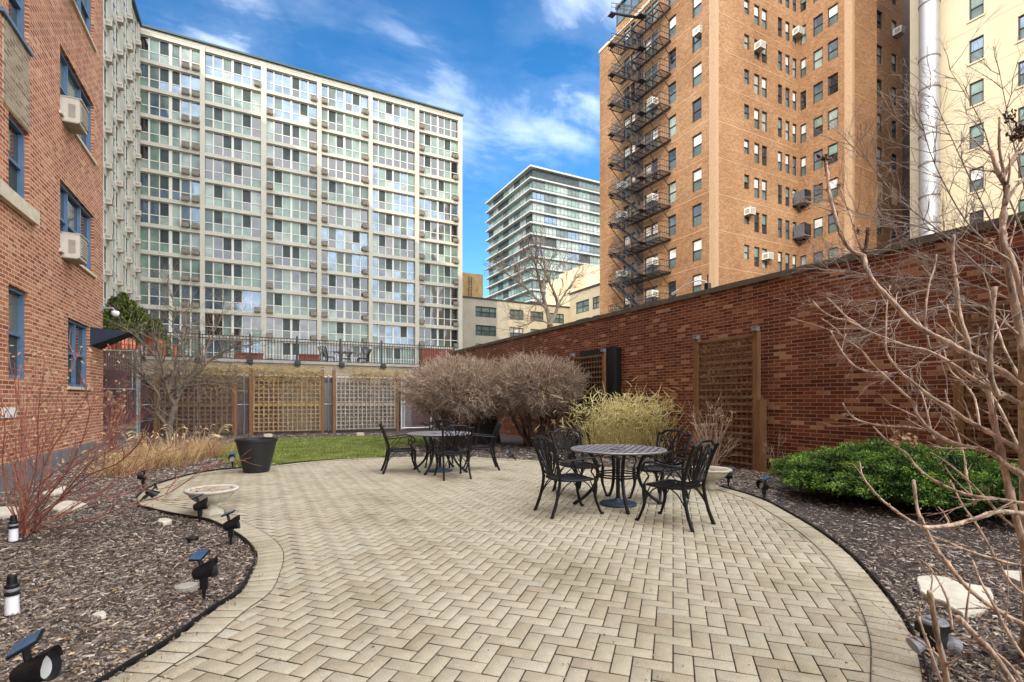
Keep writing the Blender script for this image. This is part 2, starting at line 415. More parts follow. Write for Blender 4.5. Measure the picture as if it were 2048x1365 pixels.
# a stone cut by the border course is drawn in to it
for q, a_, b_, mm in zip(cand, ins, ino, m_):
    if not mm: continue
    if a_.any() and b_.all(): paver(q, -.0035 if not a_.all() else 0, ptone())
tt = [0]
for i in range(0, len(outer)-3, 2):
    paver([outer[i], outer[i+2], inner[i+2], inner[i]], .002, min(1, max(.3, rg.gauss(.6, .13))), .0035, .0026)
JL = MB()
inn2 = offset(outer, .2075); inn3 = offset(outer, .2025)
for i in range(0, len(outer)-3, 2): JL.quad((inn2[i].x, inn2[i].y, .0035), (inn2[i+2].x, inn2[i+2].y, .0035), (inn3[i+2].x, inn3[i+2].y, .0035), (inn3[i].x, inn3[i].y, .0035))
build('patio_border_joint', JL, mat('border_joint', (.05,.04,.027), .95, 0, .5, 9), kind='structure')
t = NT('paver'); tn = t.n('ShaderNodeAttribute', attribute_name='tone').outputs['Fac']
tc = t.n('ShaderNodeTexCoord').outputs['Object']
n1 = t.n('ShaderNodeTexNoise', {'Vector': tc, 'Scale': 1.1, 'Detail': 5, 'Roughness': .6}).outputs['Fac']
n2 = t.n('ShaderNodeTexNoise', {'Vector': tc, 'Scale': 170, 'Detail': 3}).outputs['Fac']
n3 = t.n('ShaderNodeTexNoise', {'Vector': tc, 'Scale': 14, 'Detail': 5}).outputs['Fac']
col = ramp(t, tn, [(0, (.05,.04,.028)), (.1, (.25,.215,.16)), (.28, (.36,.305,.22)), (.45, (.40,.35,.26)), (.75, (.43,.385,.29)), (1, (.405,.375,.305))])
col = mixc(t, 1, col, ramp(t, n1, [(.30, (.66,.67,.56)), (.42, (.92,.91,.86)), (.65, (1.06,1.06,1.05))]), 'MULTIPLY')
col = mixc(t, 1, col, ramp(t, n2, [(.3, (.72,.70,.68)), (.7, (1.22,1.22,1.22))]), 'MULTIPLY')
col = mixc(t, 1, col, ramp(t, n3, [(.3, (.90,.90,.88)), (.7, (1.06,1.06,1.06))]), 'MULTIPLY')
t.set(Base_Color=col, Roughness=.8, Specular_IOR_Level=.35, Normal=t.n('ShaderNodeBump', {'Height': n2, 'Strength': .45, 'Distance': .004}).outputs[0])
npmesh('patio_paving', np.array(PV), np.array(PF), t.m, col=np.array(PT), kind='structure')
M['joint'] = mat('joint_sand', (.055,.042,.028), .95, 0, .3, 40)
b = MB(); pp = [(p.x, p.y) for p in outer[::3]]
b.poly([(x, y, -.011) for x, y in pp[::-1]]); build('patio_joint_sand', b, M['joint'], kind='structure')
# ground sheet
b = MB(); b.quad((-900,-600,-.045), (900,-600,-.045), (900,900,-.045), (-900,900,-.045))
build('ground', b, mat('far_asphalt', (.07,.07,.068), .9, 0, .2, .5), kind='structure')
b = MB(); n = 60
b.quad((-3.6,-6,-.03), (9.2,-6,-.03), (9.2,24.5,-.03), (-3.6,24.5,-.03)); b.quad((-10,15.4,-.031), (-3.6,15.4,-.031), (-3.6,24.5,-.031), (-10,24.5,-.031))
build('mulch_bed', b, M['mulch'], kind='structure')
LAWN_PX = [(446,896),(470,885.5),(545,878.5),(640,874.5),(740,872.5),(830,873.5),(868,878),(862,887),(805,892.5),(778,898),(766,913.5),(681,917.2),(607,922.5),(540,929.5),(478,933.5),(446,921),(436,908)]
LW = smoothline([gp(u, v) for u, v in LAWN_PX], closed=True, n=5); LP = [(p.x, p.y) for p in LW]
b = MB(); b.poly([(x, y, -.004) for x, y in LP][::-1]); build('lawn', b, mat('lawn_soil', (.085,.12,.02), .9, 0, .3, 3, .5, 60), kind='structure')
def sprinkle(nw, umin, umax, vmin, vmax, inpoly=None, notin=()):
    u = NP.uniform(umin, umax, nw); v = NP.uniform(vmin, vmax, nw)
    du = (u-1024)/F; D = HC*F/(v-800); X = D*(SA+CA*du); Y = D*(CA-SA*du)
    k = (X > -3.35) & (X < 8.85) & (Y < 23.9) | ((X <= -3.35) & (X > -8) & (Y > 15.6) & (Y < 21.9))
    if inpoly is not None: k &= inside(X, Y, inpoly)
    for q in notin: k &= ~inside(X, Y, q)
    return X[k], Y[k], D[k]
# grass blades
X, Y, D = sprinkle(52000, 430, 880, 871, 936, LP)
n = len(X); h = NP.uniform(.02, .05, n); w = NP.uniform(.003, .006, n)*np.clip(D/9, 1, 2); th = NP.uniform(0, 6.28, n); lx, ly = NP.normal(0, .018, n), NP.normal(0, .018, n)
V = np.empty((n, 3, 3)); V[:, 0] = np.stack([X-w*np.cos(th), Y-w*np.sin(th), np.full(n, -.01)], 1); V[:, 1] = np.stack([X+w*np.cos(th), Y+w*np.sin(th), np.full(n, -.01)], 1); V[:, 2] = np.stack([X+lx, Y+ly, h], 1)
npmesh('lawn_grass', V.reshape(-1, 3), np.arange(3*n).reshape(-1, 3), M['grassb'], col=NP.uniform(0, 1, n), kind='stuff')
# wood chips: slivers scattered over the beds, thicker on the ground near the viewer
STONES = []
def chips(N, a_, notin):
    X, Y, D = sprinkle(N, *a_, None, notin)
    n = len(X); L = NP.gamma(3, .0085, n)+.012; L = np.clip(L, .012, .075)*np.clip(D/6, 1, 1.9); w = L*NP.uniform(.12, .32, n); hh = NP.uniform(.003, .009, n)*np.clip(D/6, 1, 1.6)
    th = NP.uniform(0, 6.283, n); z = NP.uniform(-.028, -.004, n); tl = NP.normal(0, .22, n)
    c, s = np.cos(th), np.sin(th); V = np.empty((n, 6, 3))
    def pt(i, a, bb, cc): V[:, i] = np.stack([X+a*c-bb*s, Y+a*s+bb*c, z+cc+a*tl], 1)
    pt(0, -L/2, -w/2, 0); pt(1, L/2, -w/2*.6, 0); pt(2, L/2, w/2*.6, 0); pt(3, -L/2, w/2, 0); pt(4, -L/2*.8, 0, hh); pt(5, L/2*.8, 0, hh)
    Fc = np.array([[0,1,5,4],[2,3,4,5],[1,2,5,5],[3,0,4,4]])
    F3 = np.array([[0,1,5],[0,5,4],[2,3,4],[2,4,5],[1,2,5],[3,0,4]])
    idx = (np.arange(n)*6)[:, None, None]+F3[None]
    tone = np.clip(NP.beta(1.6, 2.4, n), 0, 1)
    return V.reshape(-1, 3), idx.reshape(-1, 3), np.repeat(tone, 6)
parts = []; off = 0
for N, a_ in ((46000, (-60, 520, 985, 1420)), (26000, (-40, 560, 900, 1000)), (24000, (1420, 2090, 930, 1420)), (9000, (200, 1000, 866, 900)), (14000, (760, 1560, 885, 1000))):
    v_, f_, t_ = chips(N, a_, [OP, LP]); parts.append((v_, f_+off, t_)); off += len(v_)
npmesh('mulch_wood_chips', np.concatenate([p[0] for p in parts]), np.concatenate([p[1] for p in parts]), M['chips'], col=np.concatenate([p[2] for p in parts]), kind='stuff')
# black plastic edging along the beds
def edging(i0, i1, label, h=.024):
    L = offset(outer, -.018)[i0:i1]; b = MB(); hh = lambda i: h*(.55+.45*math.sin(i*.021+.6))
    for i in range(len(L)-1):
        p, q = L[i], L[i+1]; t_ = (q-p).normalized(); nn = Vector((t_.y, -t_.x, 0))*.005
        a1, a2 = hh(i), hh(i+1)
        b.quad(p+nn+Vector((0,0,-.02)), q+nn+Vector((0,0,-.02)), q+nn+Vector((0,0,a2)), p+nn+Vector((0,0,a1)))
        b.quad(q-nn+Vector((0,0,-.02)), p-nn+Vector((0,0,-.02)), p-nn+Vector((0,0,a1)), q-nn+Vector((0,0,a2)))
        b.quad(p+nn+Vector((0,0,a1)), q+nn+Vector((0,0,a2)), q-nn+Vector((0,0,a2)), p-nn+Vector((0,0,a1)))
    b.tube([p+Vector((0,0,hh(i))) for i, p in list(enumerate(L))[::2]], .0045, 6)
    build('bed_edging', b, M['plastic_black'], label=label, cat='edging', group='plastic edging of the beds')
def near_i(u, v):
    g = gp(u, v); return min(range(len(outer)), key=lambda i: (outer[i]-g).length)
iA, iB, iC, iD = near_i(500, 1149), near_i(277, 1003), near_i(500, 936), near_i(1440, 974)
edging(3, near_i(276, 1004), 'black plastic edging strip between the left mulch bed and the paving')
edging(iB+6, iC, 'black edging strip curving past the tan grasses to the big black planter', .02)
edging(iD, len(outer)-4, 'black edging strip along the right mulch bed below the evergreen', .018)
# ================= flat stones, drain lids =================
def slab_stone(px, label, z=.02, mt='flag', name='stepping_stone', cat='stepping stone', g='flat stepping stones in the mulch'):
    P = [gp(u, v) for u, v in px]; P = smoothline(P, closed=True, n=2)
    P = [p+Vector((rg.uniform(-.012,.012), rg.uniform(-.012,.012), 0)) for p in P]
    c = sum(P, Vector())/len(P); b = MB(); b.prism(P, -.04, z-.006); b.prism([c+(p-c)*.97 for p in P], z-.007, z)
    build(name, b, M[mt], at=c, label=label, cat=cat, group=g)
sc = lambda L: [(1640+x/3.37, 960+y/3.37) for x, y in L]
slab_stone(sc([(650,690),(700,657),(860,670),(1020,720),(1150,745),(1130,860),(1010,920),(940,912),(850,850),(760,815),(680,765)]), 'large pale flagstone lying in the right mulch bed')
slab_stone(sc([(1225,640),(1290,625),(1420,650),(1430,720),(1350,700)]), 'pale flagstone cut by the right edge of the photo')
slab_stone([(80,990),(105,981),(135,974),(134,983),(108,991)], 'farthest pale stone in the left bed by the brick building')
slab_stone([(88,1020),(112,1008),(142,1004),(174,1011),(150,1018),(118,1023)], 'pale stone in the left bed beyond the red-stemmed shrub base')
slab_stone([(-30,1022),(10,1016),(38,1018),(38,1031),(0,1036),(-30,1036)], 'pale stone at the left edge of the photo behind the red-stemmed shrub')
slab_stone([(315,1042),(330,1038),(342,1041),(336,1048),(320,1047)], 'small white stone in the mulch left of the cast stone urn', .012)
slab_stone([(188,1232),(202,1226),(216,1229),(212,1236),(196,1237)], 'small pale stone lying in the middle of the left mulch bed', .012)
for (u, v, r_, mt, lb) in ((385, 1079, .055, 'plastic_black', 'small dark irrigation lid in the mulch behind the blue-panel spotlight'), (373, 1176, .07, 'concrete', 'round pale green drain lid beside the blue-panel spotlight')):
    b = MB(); p = gp(u, v); b.lathe([(0, .022), (r_*.82, .022), (r_*.86, .018), (r_, .018), (r_, -.03)], p, 24); build('drain_lid', b, M[mt], at=p, label=lb, cat='drain lid')

def litter(nw, box_, notin, inpoly, label, sz=.02, z0=.004):
    X, Y, D = sprinkle(nw, *box_, inpoly, notin); n = len(X); q = np.stack([X, Y, np.full(n, z0)], 1); th = NP.uniform(0, 6.28, n); L = NP.uniform(.5, 1.3, n)*sz*np.clip(D/6, 1, 2); w = L*NP.uniform(.35, .7, n); z = lambda s: NP.uniform(0, s, n)
    dx, dy = np.cos(th), np.sin(th); zero = np.zeros(n)
    V = np.stack([q-np.stack([dx*L, dy*L, zero], 1), q+np.stack([dy*w, -dx*w, z(.01)], 1), q+np.stack([dx*L, dy*L, -z(.006)], 1), q+np.stack([-dy*w, dx*w, z(.012)], 1)], 1).reshape(-1, 3)
    return V, n
V1, n1_ = litter(900, (0, 560, 985, 1420), [OP, LP], None, '', .016, .006); V2, n2_ = litter(900, (1420, 2090, 930, 1420), [OP, LP], None, '', .016, .006); V3, n3_ = litter(420, (300, 1800, 925, 1400), [], OP, '', .009, .006); V4, n4_ = litter(500, (200, 1000, 866, 960), [OP], None, '', .02, .012)
RG1, _ = litter(9000, (200, 1900, 925, 1400), [[(p.x, p.y) for p in offset(outer, .10)]], OP, '', .008, .006)
V = np.concatenate([V1, V2, V3, V4, RG1[:4*(len(RG1)//4//3)]]); npmesh('fallen_leaves', V, np.arange(len(V)).reshape(-1, 4), tonemat('fallen_leaves', [(0, (.12,.06,.025)), (.5, (.34,.21,.10)), (1, (.55,.42,.27))], .8), col=NP.uniform(0, 1, len(V)//4), kind='stuff')
# ================= facades =================
def facade(b, O, U, N, u1, z0, z1, holes, dep, m=0, mr=None):
    """wall from O along U for u1 metres, z0..z1, with openings (ua, ub, za, zb) that have reveals"""
    O, U, N = Vector(O), Vector(U), Vector(N); mr = m if mr is None else mr
    us = sorted({0, u1} | {h[0] for h in holes} | {h[1] for h in holes}); zs = sorted({z0, z1} | {h[2] for h in holes} | {h[3] for h in holes})
    fl = U.cross(Vector((0, 0, 1))).dot(N) < 0
    def Q(a, b_, c, d, mm):
        if fl: b.quad(d, c, b_, a, mm)
        else: b.quad(a, b_, c, d, mm)
    Z = Vector((0, 0, 1))
    for i in range(len(us)-1):
        # runs of wall between openings in one column
        start = None
        for j in range(len(zs)-1):
            cu, cz = (us[i]+us[i+1])/2, (zs[j]+zs[j+1])/2
            hole = any(h[0] < cu < h[1] and h[2] < cz < h[3] for h in holes)
            if not hole and start is None: start = zs[j]
            if start is not None and (hole or j == len(zs)-2):
                top = zs[j] if hole else zs[j+1]
                Q(O+U*us[i]+Z*start, O+U*us[i+1]+Z*start, O+U*us[i+1]+Z*top, O+U*us[i]+Z*top, m); start = None
    I = -N*dep
    for a, c, e, g in holes:
        p, q, r, s = O+U*a+Z*e, O+U*c+Z*e, O+U*c+Z*g, O+U*a+Z*g
        Q(p, p+I, q+I, q, mr) if False else None
        for x, y in ((p, q), (q, r), (r, s), (s, p)): Q(x, x+I, y+I, y, mr)
Z3 = Vector((0, 0, 1))
def obox(b, O, U, N, ua, ub, za, zb, n0, n1, m=0):
    """box given along the wall (ua..ub), up (za..zb) and out of it (n0..n1)"""
    P = [O+U*u+N*n+Z3*z for z in (za, zb) for n in (n0, n1) for u in (ua, ub)]
    k = len(b.v); b.v += [tuple(p) for p in P]
    for q in ((0,2,3,1), (4,5,7,6), (0,1,5,4), (2,6,7,3), (0,4,6,2), (1,3,7,5)): b.f.append(tuple(k+i for i in q)); b.m.append(m)
def ac_mesh(U, N, w=.66, h=.42, out=.42, ms=None, key=''):
    b = MB(); O0 = Vector()
    obox(b, O0, U, N, -w/2, w/2, 0, h, -.12, out, 0)
    obox(b, O0, U, N, -w/2+.04, w/2-.04, .05, h-.05, out, out+.012, 1)
    for i in range(7): obox(b, O0, U, N, -w/2+.05, w/2-.05, .07+i*(h-.16)/6, .085+i*(h-.16)/6, out+.012, out+.026, 0)
    for s in (-1, 1): obox(b, O0, U, N, s*(w/2+.002)-.003, s*(w/2+.002)+.003, .08, h-.12, .1, out-.06, 1)
    obox(b, O0, U, N, -w/2-.012, w/2+.012, h, h+.015, -.1, out+.03, 0); obox(b, O0, U, N, -w/2, w/2, -.02, 0, -.1, out-.03, 1)
    return mesh('air_conditioner', b, ms)
UY, UX = Vector((0, 1, 0)), Vector((1, 0, 0)); NXm, NYm = Vector((-1, 0, 0)), Vector((0, -1, 0))
_win = {}
def sash(parent, O, U, N, ua, ub, za, zb, dep, frame, up, lo, fw=.05, mid=.0, name='window', three=False, sill=None, silltk=.06):
    """double-hung window in an opening; mesh data shared between windows of one size and dress"""
    w, h = ub-ua, zb-za; key = (tuple(U), tuple(N), round(w, 2), round(h, 2), frame.name, up.name, lo.name, fw, three, sill.name if sill else 0)
    if key not in _win:
        b = MB(); O0 = Vector(); zm = h*.5
        ms = [frame] + ([sill] if sill else [])
        g = .002
        obox(b, O0, U, N, g, fw, g, h-g, -dep*.95, -dep*.35); obox(b, O0, U, N, w-fw, w-g, g, h-g, -dep*.95, -dep*.35)
        obox(b, O0, U, N, fw, w-fw, h-fw, h-g, -dep*.95, -dep*.35); obox(b, O0, U, N, fw, w-fw, g, fw, -dep*.95, -dep*.35)
        obox(b, O0, U, N, fw, w-fw, zm-fw*.45, zm+fw*.45, -dep*.9, -dep*.5)
        if three:
            for x in three: obox(b, O0, U, N, x*w-fw*.45, x*w+fw*.45, fw, h-fw, -dep*.92, -dep*.42)
        if sill: obox(b, O0, U, N, -.06, w+.06, -silltk, -.001, -dep*.9, .045, 1)
        p = MB()
        obox(p, O0, U, N, fw*.8, w-fw*.8, zm, h-fw*.8, -dep*.78, -dep*.74, 0); obox(p, O0, U, N, fw*.8, w-fw*.8, fw*.8, zm-.001, -dep*.86, -dep*.82, 1)
        _win[key] = (mesh(name, b, ms), mesh('pane', p, [up, lo]))
    fm, pm = _win[key]
    o = local(name, fm, parent, O+U*ua+Z3*za); local('pane', pm, o, O+U*ua+Z3*za)
    return o
rw = random.Random(11)
# ---------- left brick building ----------
XL = -3.3
BRL = brick('orange_red_brick', 'x', [(0, (.24,.062,.027)), (.3, (.36,.112,.047)), (.6, (.42,.148,.064)), (.9, (.48,.20,.10)), (1, (.55,.31,.17))], (.56,.45,.35), .205, .0685, .0085, .16, .3)
BRLy = brick('orange_red_brick_end', 'y', [(0, (.20,.062,.038)), (.5, (.33,.125,.07)), (1, (.45,.21,.12))], (.58,.47,.38), .205, .0685, .0085, .16, .3)
BRT = brick('tan_panel_brick', 'x', [(0, (.20,.14,.09)), (.5, (.30,.23,.15)), (1, (.42,.33,.22))], (.42,.38,.31), .205, .0685, .0085, .3, .6)
lb = empty('brick_building', (XL, 15.55, 0), label='red brick apartment building with blue window frames at the left edge', cat='building')
Y0 = -30.0; HB = 26
yn = lambda u: yon(u, XL)
nearc = (yn(17), yn(58)); farw = (yn(120), yn(188)); farlow = (yn(136), yn(179))
holes = []; H = lambda a, z0, z1: holes.append((a[0]-Y0, a[1]-Y0, z0, z1))
zst = [(1.66, 3.0), (4.2, 5.95), (6.95, 8.7), (9.65, 11.4), (12.35, 14.1)]
def zof(u, v, X=XL): return HC+X/(SA+CA*(u-1024)/F)*(800-v)/F
n1z = [(zof(38, 745), zof(38, 592)), (zof(35, 400), zof(35, 250)), (zof(32, 74), zof(32, -80))]
f1z = [(zof(157, 768), zof(157, 642))]+[(zof(155, 521), zof(155, 395)), (zof(155, 255), zof(155, 148)), (zof(155, 18), zof(155, -100))]
lbw = []
stz = 2.72
n_rows = [1.62+stz*k for k in range(6)]
NZ = [(1.68, 3.11), (4.5, 5.74), (7.1, 8.4)]
FZ = [(1.62, 3.0), (4.24, 5.6), (6.88, 8.18), (9.52, 10.85)]
for a, c in NZ: H(nearc, a, c)
H(farlow, *FZ[0])
for a, c in FZ[1:]: H(farw, a, c)
for k in range(-9, 0):                              # the bays toward and behind the camera
    yc = nearc[0]+k*3.4
    for a, c in NZ: H((yc-.8, yc+.4), a, c)
b = MB(); facade(b, (XL, Y0, 0), UY, UX, 15.55-Y0, .38, HB, holes, .16)
b.quad((XL,15.55,.38), (-18,15.55,.38), (-18,15.55,HB), (XL,15.55,HB), 1)
b.quad((-18,15.55,.38), (-18,Y0,.38), (-18,Y0,HB), (-18,15.55,HB), 1); b.quad((XL,Y0,HB), (XL,15.55,HB), (-18,15.55,HB), (-18,Y0,HB), 1)
build('wall', b, [BRL, BRLy], lb)
b = MB(); b.box(-18.05, XL+.03, Y0, 15.6, -.1, .381); build('foundation', b, M['concdark'], lb)
# tan panel with raised frame between the near windows, stone sills
for (zc0, zc1) in ((NZ[1][1], NZ[2][0]),):
    b = MB(); obox(b, Vector((XL,0,0)), UY, UX, nearc[0]-.2, nearc[1], zc0+.02, zc1-.05, 0, .012, 0); obox(b, Vector((XL,0,0)), UY, UX, nearc[0]-.3, nearc[1]+.03, zc1-.06, zc1-.0, .0, .05, 1)
    build('brick_panel', b, [BRT, M['bluewin']], lb)
b = MB(); obox(b, Vector((XL,0,0)), UY, UX, nearc[0]-1.6, nearc[1]+.16, NZ[1][0]-.22, NZ[1][0]-.002, 0, .09); build('stone_sill', b, M['limestone'], lb)
dressL = [(M['g_grey'], M['g_screen']), (M['g_dark'], M['g_screen']), (M['g_grey'], M['g_dark'])]
def nw(ya, yb, za, zb, i, three=None):
    u_, l_ = dressL[i % 3]
    return sash(lb, Vector((XL, 0, 0)), UY, UX, ya, yb, za, zb, .16, M['bluewin'], u_, l_, .055, sill=M['limestone'] if three else None, three=three)
for i, (a, c) in enumerate(NZ): nw(nearc[0], nearc[1], a, c, i)
nw(farlow[0], farlow[1], FZ[0][0], FZ[0][1], 1, (.5,))
ac_x = ac_mesh(UY, UX, .5, .46, .27, [M['acbox'], M['acgrille']])
for i, (a, c) in enumerate(FZ[1:]):
    w = nw(farw[0], farw[1], a, c, i+1, (.3, .68))
    if i < 3: local('air_conditioner', ac_x, w, (XL, farw[0]+.34, a-.12 if i < 2 else a+.03))
for k in range(-9, 0):
    yc = nearc[0]+k*3.4
    for i, (a, c) in enumerate(NZ): nw(yc-.8, yc+.4, a, c, i+k)
b = MB(); g = Vector((XL, 0, 0))
for y0, w_ in ((yn(3), .18), (yn(14), .24)): obox(b, g, UY, UX, y0, y0+w_, zof(15, 836), zof(15, 817), 0, .03)
build('wall_vent', b, M['white_plastic'], lb)
# canvas awning and dome camera near the corner
b = MB(); y0, y1, zt, zb_, ou = 14.45, 15.4, zof(187, 657), zof(187, 694), .66
A_ = Vector((XL+.005, y0, zt)); B_ = Vector((XL+.005, y1, zt)); C_ = Vector((XL+.005, y0, zb_)); D_ = Vector((XL+.005, y1, zb_)); E_ = Vector((XL+ou, y0+.25, zt-.06)); G_ = Vector((XL+ou, y1-.1, zt-.06))
b.poly([A_, E_, G_, B_]); b.poly([A_, C_, E_]); b.poly([B_, G_, D_]); b.poly([C_, D_, G_, E_]); b.poly([A_, B_, D_, C_])
build('awning', b, M['awning'], at=(XL, y0, zb_), label='navy canvas awning on the corner of the left brick building', cat='awning')
cr = empty('security_camera', (XL, 15.4, 3.6), label='white dome security camera at the corner of the left brick building', cat='camera')
zz_ = zof(205, 622)
b = MB(); b.tube([(XL, 15.42, zz_+.05), (XL+.22, 15.42, zz_+.07), (XL+.26, 15.42, zz_)], .022, 8); b.box(XL, XL+.03, 15.36, 15.48, zz_-.02, zz_+.12); build('bracket', b, M['grey_plastic'], cr)
b = MB(); b.lathe([(0, .03), (.07, .02), (.085, -.02), (.075, -.07), (.04, -.11), (0, -.12)], (XL+.27, 15.42, zz_-.02), 20); build('dome', b, M['white_plastic'], cr, smooth=True)

# ---------- white apartment building: main block and its wing ----------
YF, ZT, ST = 60.5, 38.1, 2.7
ab = empty('apartment_building', (-10.2, YF, 3), label='cream apartment slab with wide glass bays seen face-on beyond the terrace', cat='building', group='cream apartment blocks')
bays = [(-10.08,-4.94), (-4.50,.68), (1.21,6.35), (6.83,12.07), (12.54,17.71), (18.22,23.39)]
b = MB()
b.box(-10.2, 23.95, YF+.3, YF+16, 0, ZT-.35); b.box(-10.2, 24.0, YF-.06, YF+16, ZT-.35, ZT-.05)
xs = [-10.2]+[x for q in bays for x in q]+[23.95]
for i in range(0, len(xs), 2): b.box(xs[i], xs[i+1], YF-.12, YF+.3, 0, ZT-.354)
for k in range(14):
    zz0 = ZT-.35-ST*k-.38
    for x0, x1 in bays: b.box(x0, x1, YF-.03, YF+.3, zz0, zz0+.38); b.box(x0, x1, YF-.07, YF-.03, zz0, zz0+.05)
for q in range(11):                                  # panel joints on the piers
    pass
build('wall', b, M['cream'], ab)
b = MB(); b.box(-10.3, 24.05, YF-.30, YF+16.1, ZT-.05, ZT+.12); build('roof', b, M['roofedge'], ab)
cell = [(0,.135,0), (.15,.305,1), (.315,.465,1), (.50,.65,1), (.66,.815,1), (.83,1,0)]
def bay_mesh(w, h, U, N, seed, sty):
    r = random.Random(seed); O0 = Vector(); b = MB(); p = MB(); q = -.26
    L = cell if sty != 1 else [(0,.15,0), (.17,.32,1), (.33,.48,1), (.53,.66,0), (.68,.83,0), (.85,1,0)]
    zl, zt_ = .06, h-.05; zm = h*.40
    obox(b, O0, U, N, 0, w, 0, zl, q-.05, q+.10); obox(b, O0, U, N, 0, w, zt_, h, q-.05, q+.08)
    obox(b, O0, U, N, 0, w, zm-.03, zm+.05, q-.04, q+.045)
    prev = 0
    for i, (a, c, pr) in enumerate(L):
        if a*w > prev+.001: obox(b, O0, U, N, prev-.02, a*w+.02, zl, zt_, q-.05, q+(.09 if not (pr and i in (2, 4)) else .03))
        prev = c*w
    mode = r.random(); blue = mode < .28; dark = .28 <= mode < .5
    if (seed-3-(seed-3)%7)//7 >= 100 or seed > 650: blue, dark = False, True
    base = (5 if blue else 3 if dark else 0)
    for i, (a, c, pr) in enumerate(L):
        m = base
        if r.random() < .3: m = r.choice([0, 1, 2, 3])
        inner_ = (i in (2, 3) if seed % 2 else i in (1, 4)) if sty != 1 else i in (2, 3)
        up = 4 if inner_ and r.random() < .85 else m
        if inner_ and up == 4 and r.random() < .4: up = 2
        obox(p, O0, U, N, a*w+.01, c*w-.01, zm+.05, zt_, q-.02, q, up)
        obox(p, O0, U, N, a*w+.01, c*w-.01, zl, zm-.03, q-.02, q, m if r.random() < .8 else r.choice([0, 1, 3]))
    return mesh('window', b, M['creamframe']), mesh('pane', p, [M['g_curt'], M['g_curt2'], M['g_grey'], M['g_dark'], M['g_screen'], M['g_blue']])
ac_s = ac_mesh(UX, NYm, .62, .46, .34, [M['acbrown'], M['acgrille']])
bvar = {}
ACP = {0: [.755, .925], 1: [.93], 2: [.065, .93], 3: [.065, .93], 4: [], 5: [.065, .93]}
for bi, (x0, x1) in enumerate(bays):
    for k in range(13):
        w = x1-x0; h = ST-.38; key = (bi, rw.randrange(13)+(100 if k > 6 and bi in (1, 2, 3, 5) and rw.random() < .45 else 0))
        if key not in bvar: bvar[key] = bay_mesh(w, h, UX, NYm, bi*31+key[1]*7+3, 1 if bi == 0 else 0)
        zb_ = ZT-.35-.38-ST*k-h+.0
        o = local('window', bvar[key][0], ab, (x0, YF, zb_)); local('pane', bvar[key][1], o, (x0, YF, zb_))
        for f in ACP[bi]:
            if bi == 1 and k not in (0, 9): continue
            if bi == 2 and f < .5 and (k < 3 and k != 1): continue
            if bi == 5 and f > .5 and k == 0: continue
            local('air_conditioner', ac_s, o, (x0+f*w, YF+.02, zb_+.05))
# wing running toward the camera
wg = empty('apartment_wing', (-10.2, 40, 3), label='narrow cream apartment wing of piers and air conditioners beside the brick building corner', cat='building', group='cream apartment blocks')
b = MB(); XW = -10.2
b.box(-24, XW, 17.5, YF-.0, 0, ZT-.35)
bw = [(49.0, 51.9), (52.6, 55.5), (56.2, 59.3), (45.4, 48.3), (41.8, 44.7)]
ys = sorted([17.5, 41.1]+[y for q in bw for y in q]+[YF-.45])
for y0, y1 in ((59.3, YF-.45), (55.5, 56.2), (51.9, 52.6), (48.3, 49.0), (44.7, 45.4), (17.5, 41.8)): b.box(XW, XW+.34, y0, y1, 0, ZT-.354)
for k in range(14):
    z0 = ZT-.35-ST*k-.42
    for y0, y1 in bw: b.box(XW, XW+.22, y0, y1, z0, z0+.42)
build('wall', b, M['cream'], wg)
b = MB(); b.box(-24.1, XW+.5, 17.4, YF-.51, ZT-.35, ZT-.08); build('roof', b, M['roofedge'], wg)
wv = []
def wing_mesh(w, h, seed):
    r = random.Random(seed); b = MB(); p = MB(); O0 = Vector(); q = .14
    obox(b, O0, UY, UX, 0, w, 0, .06, q-.05, q+.08); obox(b, O0, UY, UX, 0, w, h-.06, h, q-.05, q+.08); zm = h*.4
    obox(b, O0, UY, UX, 0, w, zm-.03, zm+.05, q-.04, q+.05)
    for x in (0, .33, .66, .97): obox(b, O0, UY, UX, x*w, x*w+.07, .06, h-.06, q-.05, q+.07)
    for i in range(3):
        m = r.choice([0, 2, 3, 4, 5]); obox(p, O0, UY, UX, i*w/3+.02, (i+1)*w/3-.02, zm+.05, h-.06, q-.03, q, m); obox(p, O0, UY, UX, i*w/3+.02, (i+1)*w/3-.02, .06, zm-.03, q-.03, q, r.choice([0, 1, 2, 5]))
    return mesh('window', b, M['creamframe']), mesh('pane', p, [M['g_curt'], M['g_curt2'], M['g_grey'], M['g_dark'], M['g_screen'], M['g_blue']])
wv = [wing_mesh(2.9, ST-.42, s) for s in range(6)]
acw = ac_mesh(UY, UX, .55, .42, .5, [M['acbox'], M['acgrille']])
for y0, y1 in bw:
    for k in range(13):
        z0 = ZT-.35-.42-ST*k-(ST-.42); mm = rw.choice(wv)
        o = local('window', mm[0], wg, (XW, y0, z0)); local('pane', mm[1], o, (XW, y0, z0))
        local('air_conditioner', acw, o, (XW+.12, y0+2.5, z0+.06))

# ---------- brick tower ----------
TPAL = [(0, (.165,.088,.042)), (.5, (.24,.135,.066)), (1, (.34,.205,.108))]
BTX = brick('tower_brick', 'x', TPAL, (.42,.26,.15), .22, .075, .008, .42, .14, bump=.3, stain=(.62,.5,.42)); BTY = brick('tower_brick_front', 'y', TPAL, (.42,.26,.15), .22, .075, .008, .42, .14, bump=.3, stain=(.62,.5,.42))
BQ = mat('light_quoin_brick', (.35,.23,.135), .85, 0, .2, 8, .4, 30)
tw = empty('brick_tower', (34, 29.1, 0), label='tall orange brick tower with black fire escape behind the garden wall', cat='building')
zt0 = 30.35
def rowz(k, z=zt0): return z-3.03*k
rows = range(-4, 9)
yX = lambda u, X: yon(u, X)
HT = 44.0
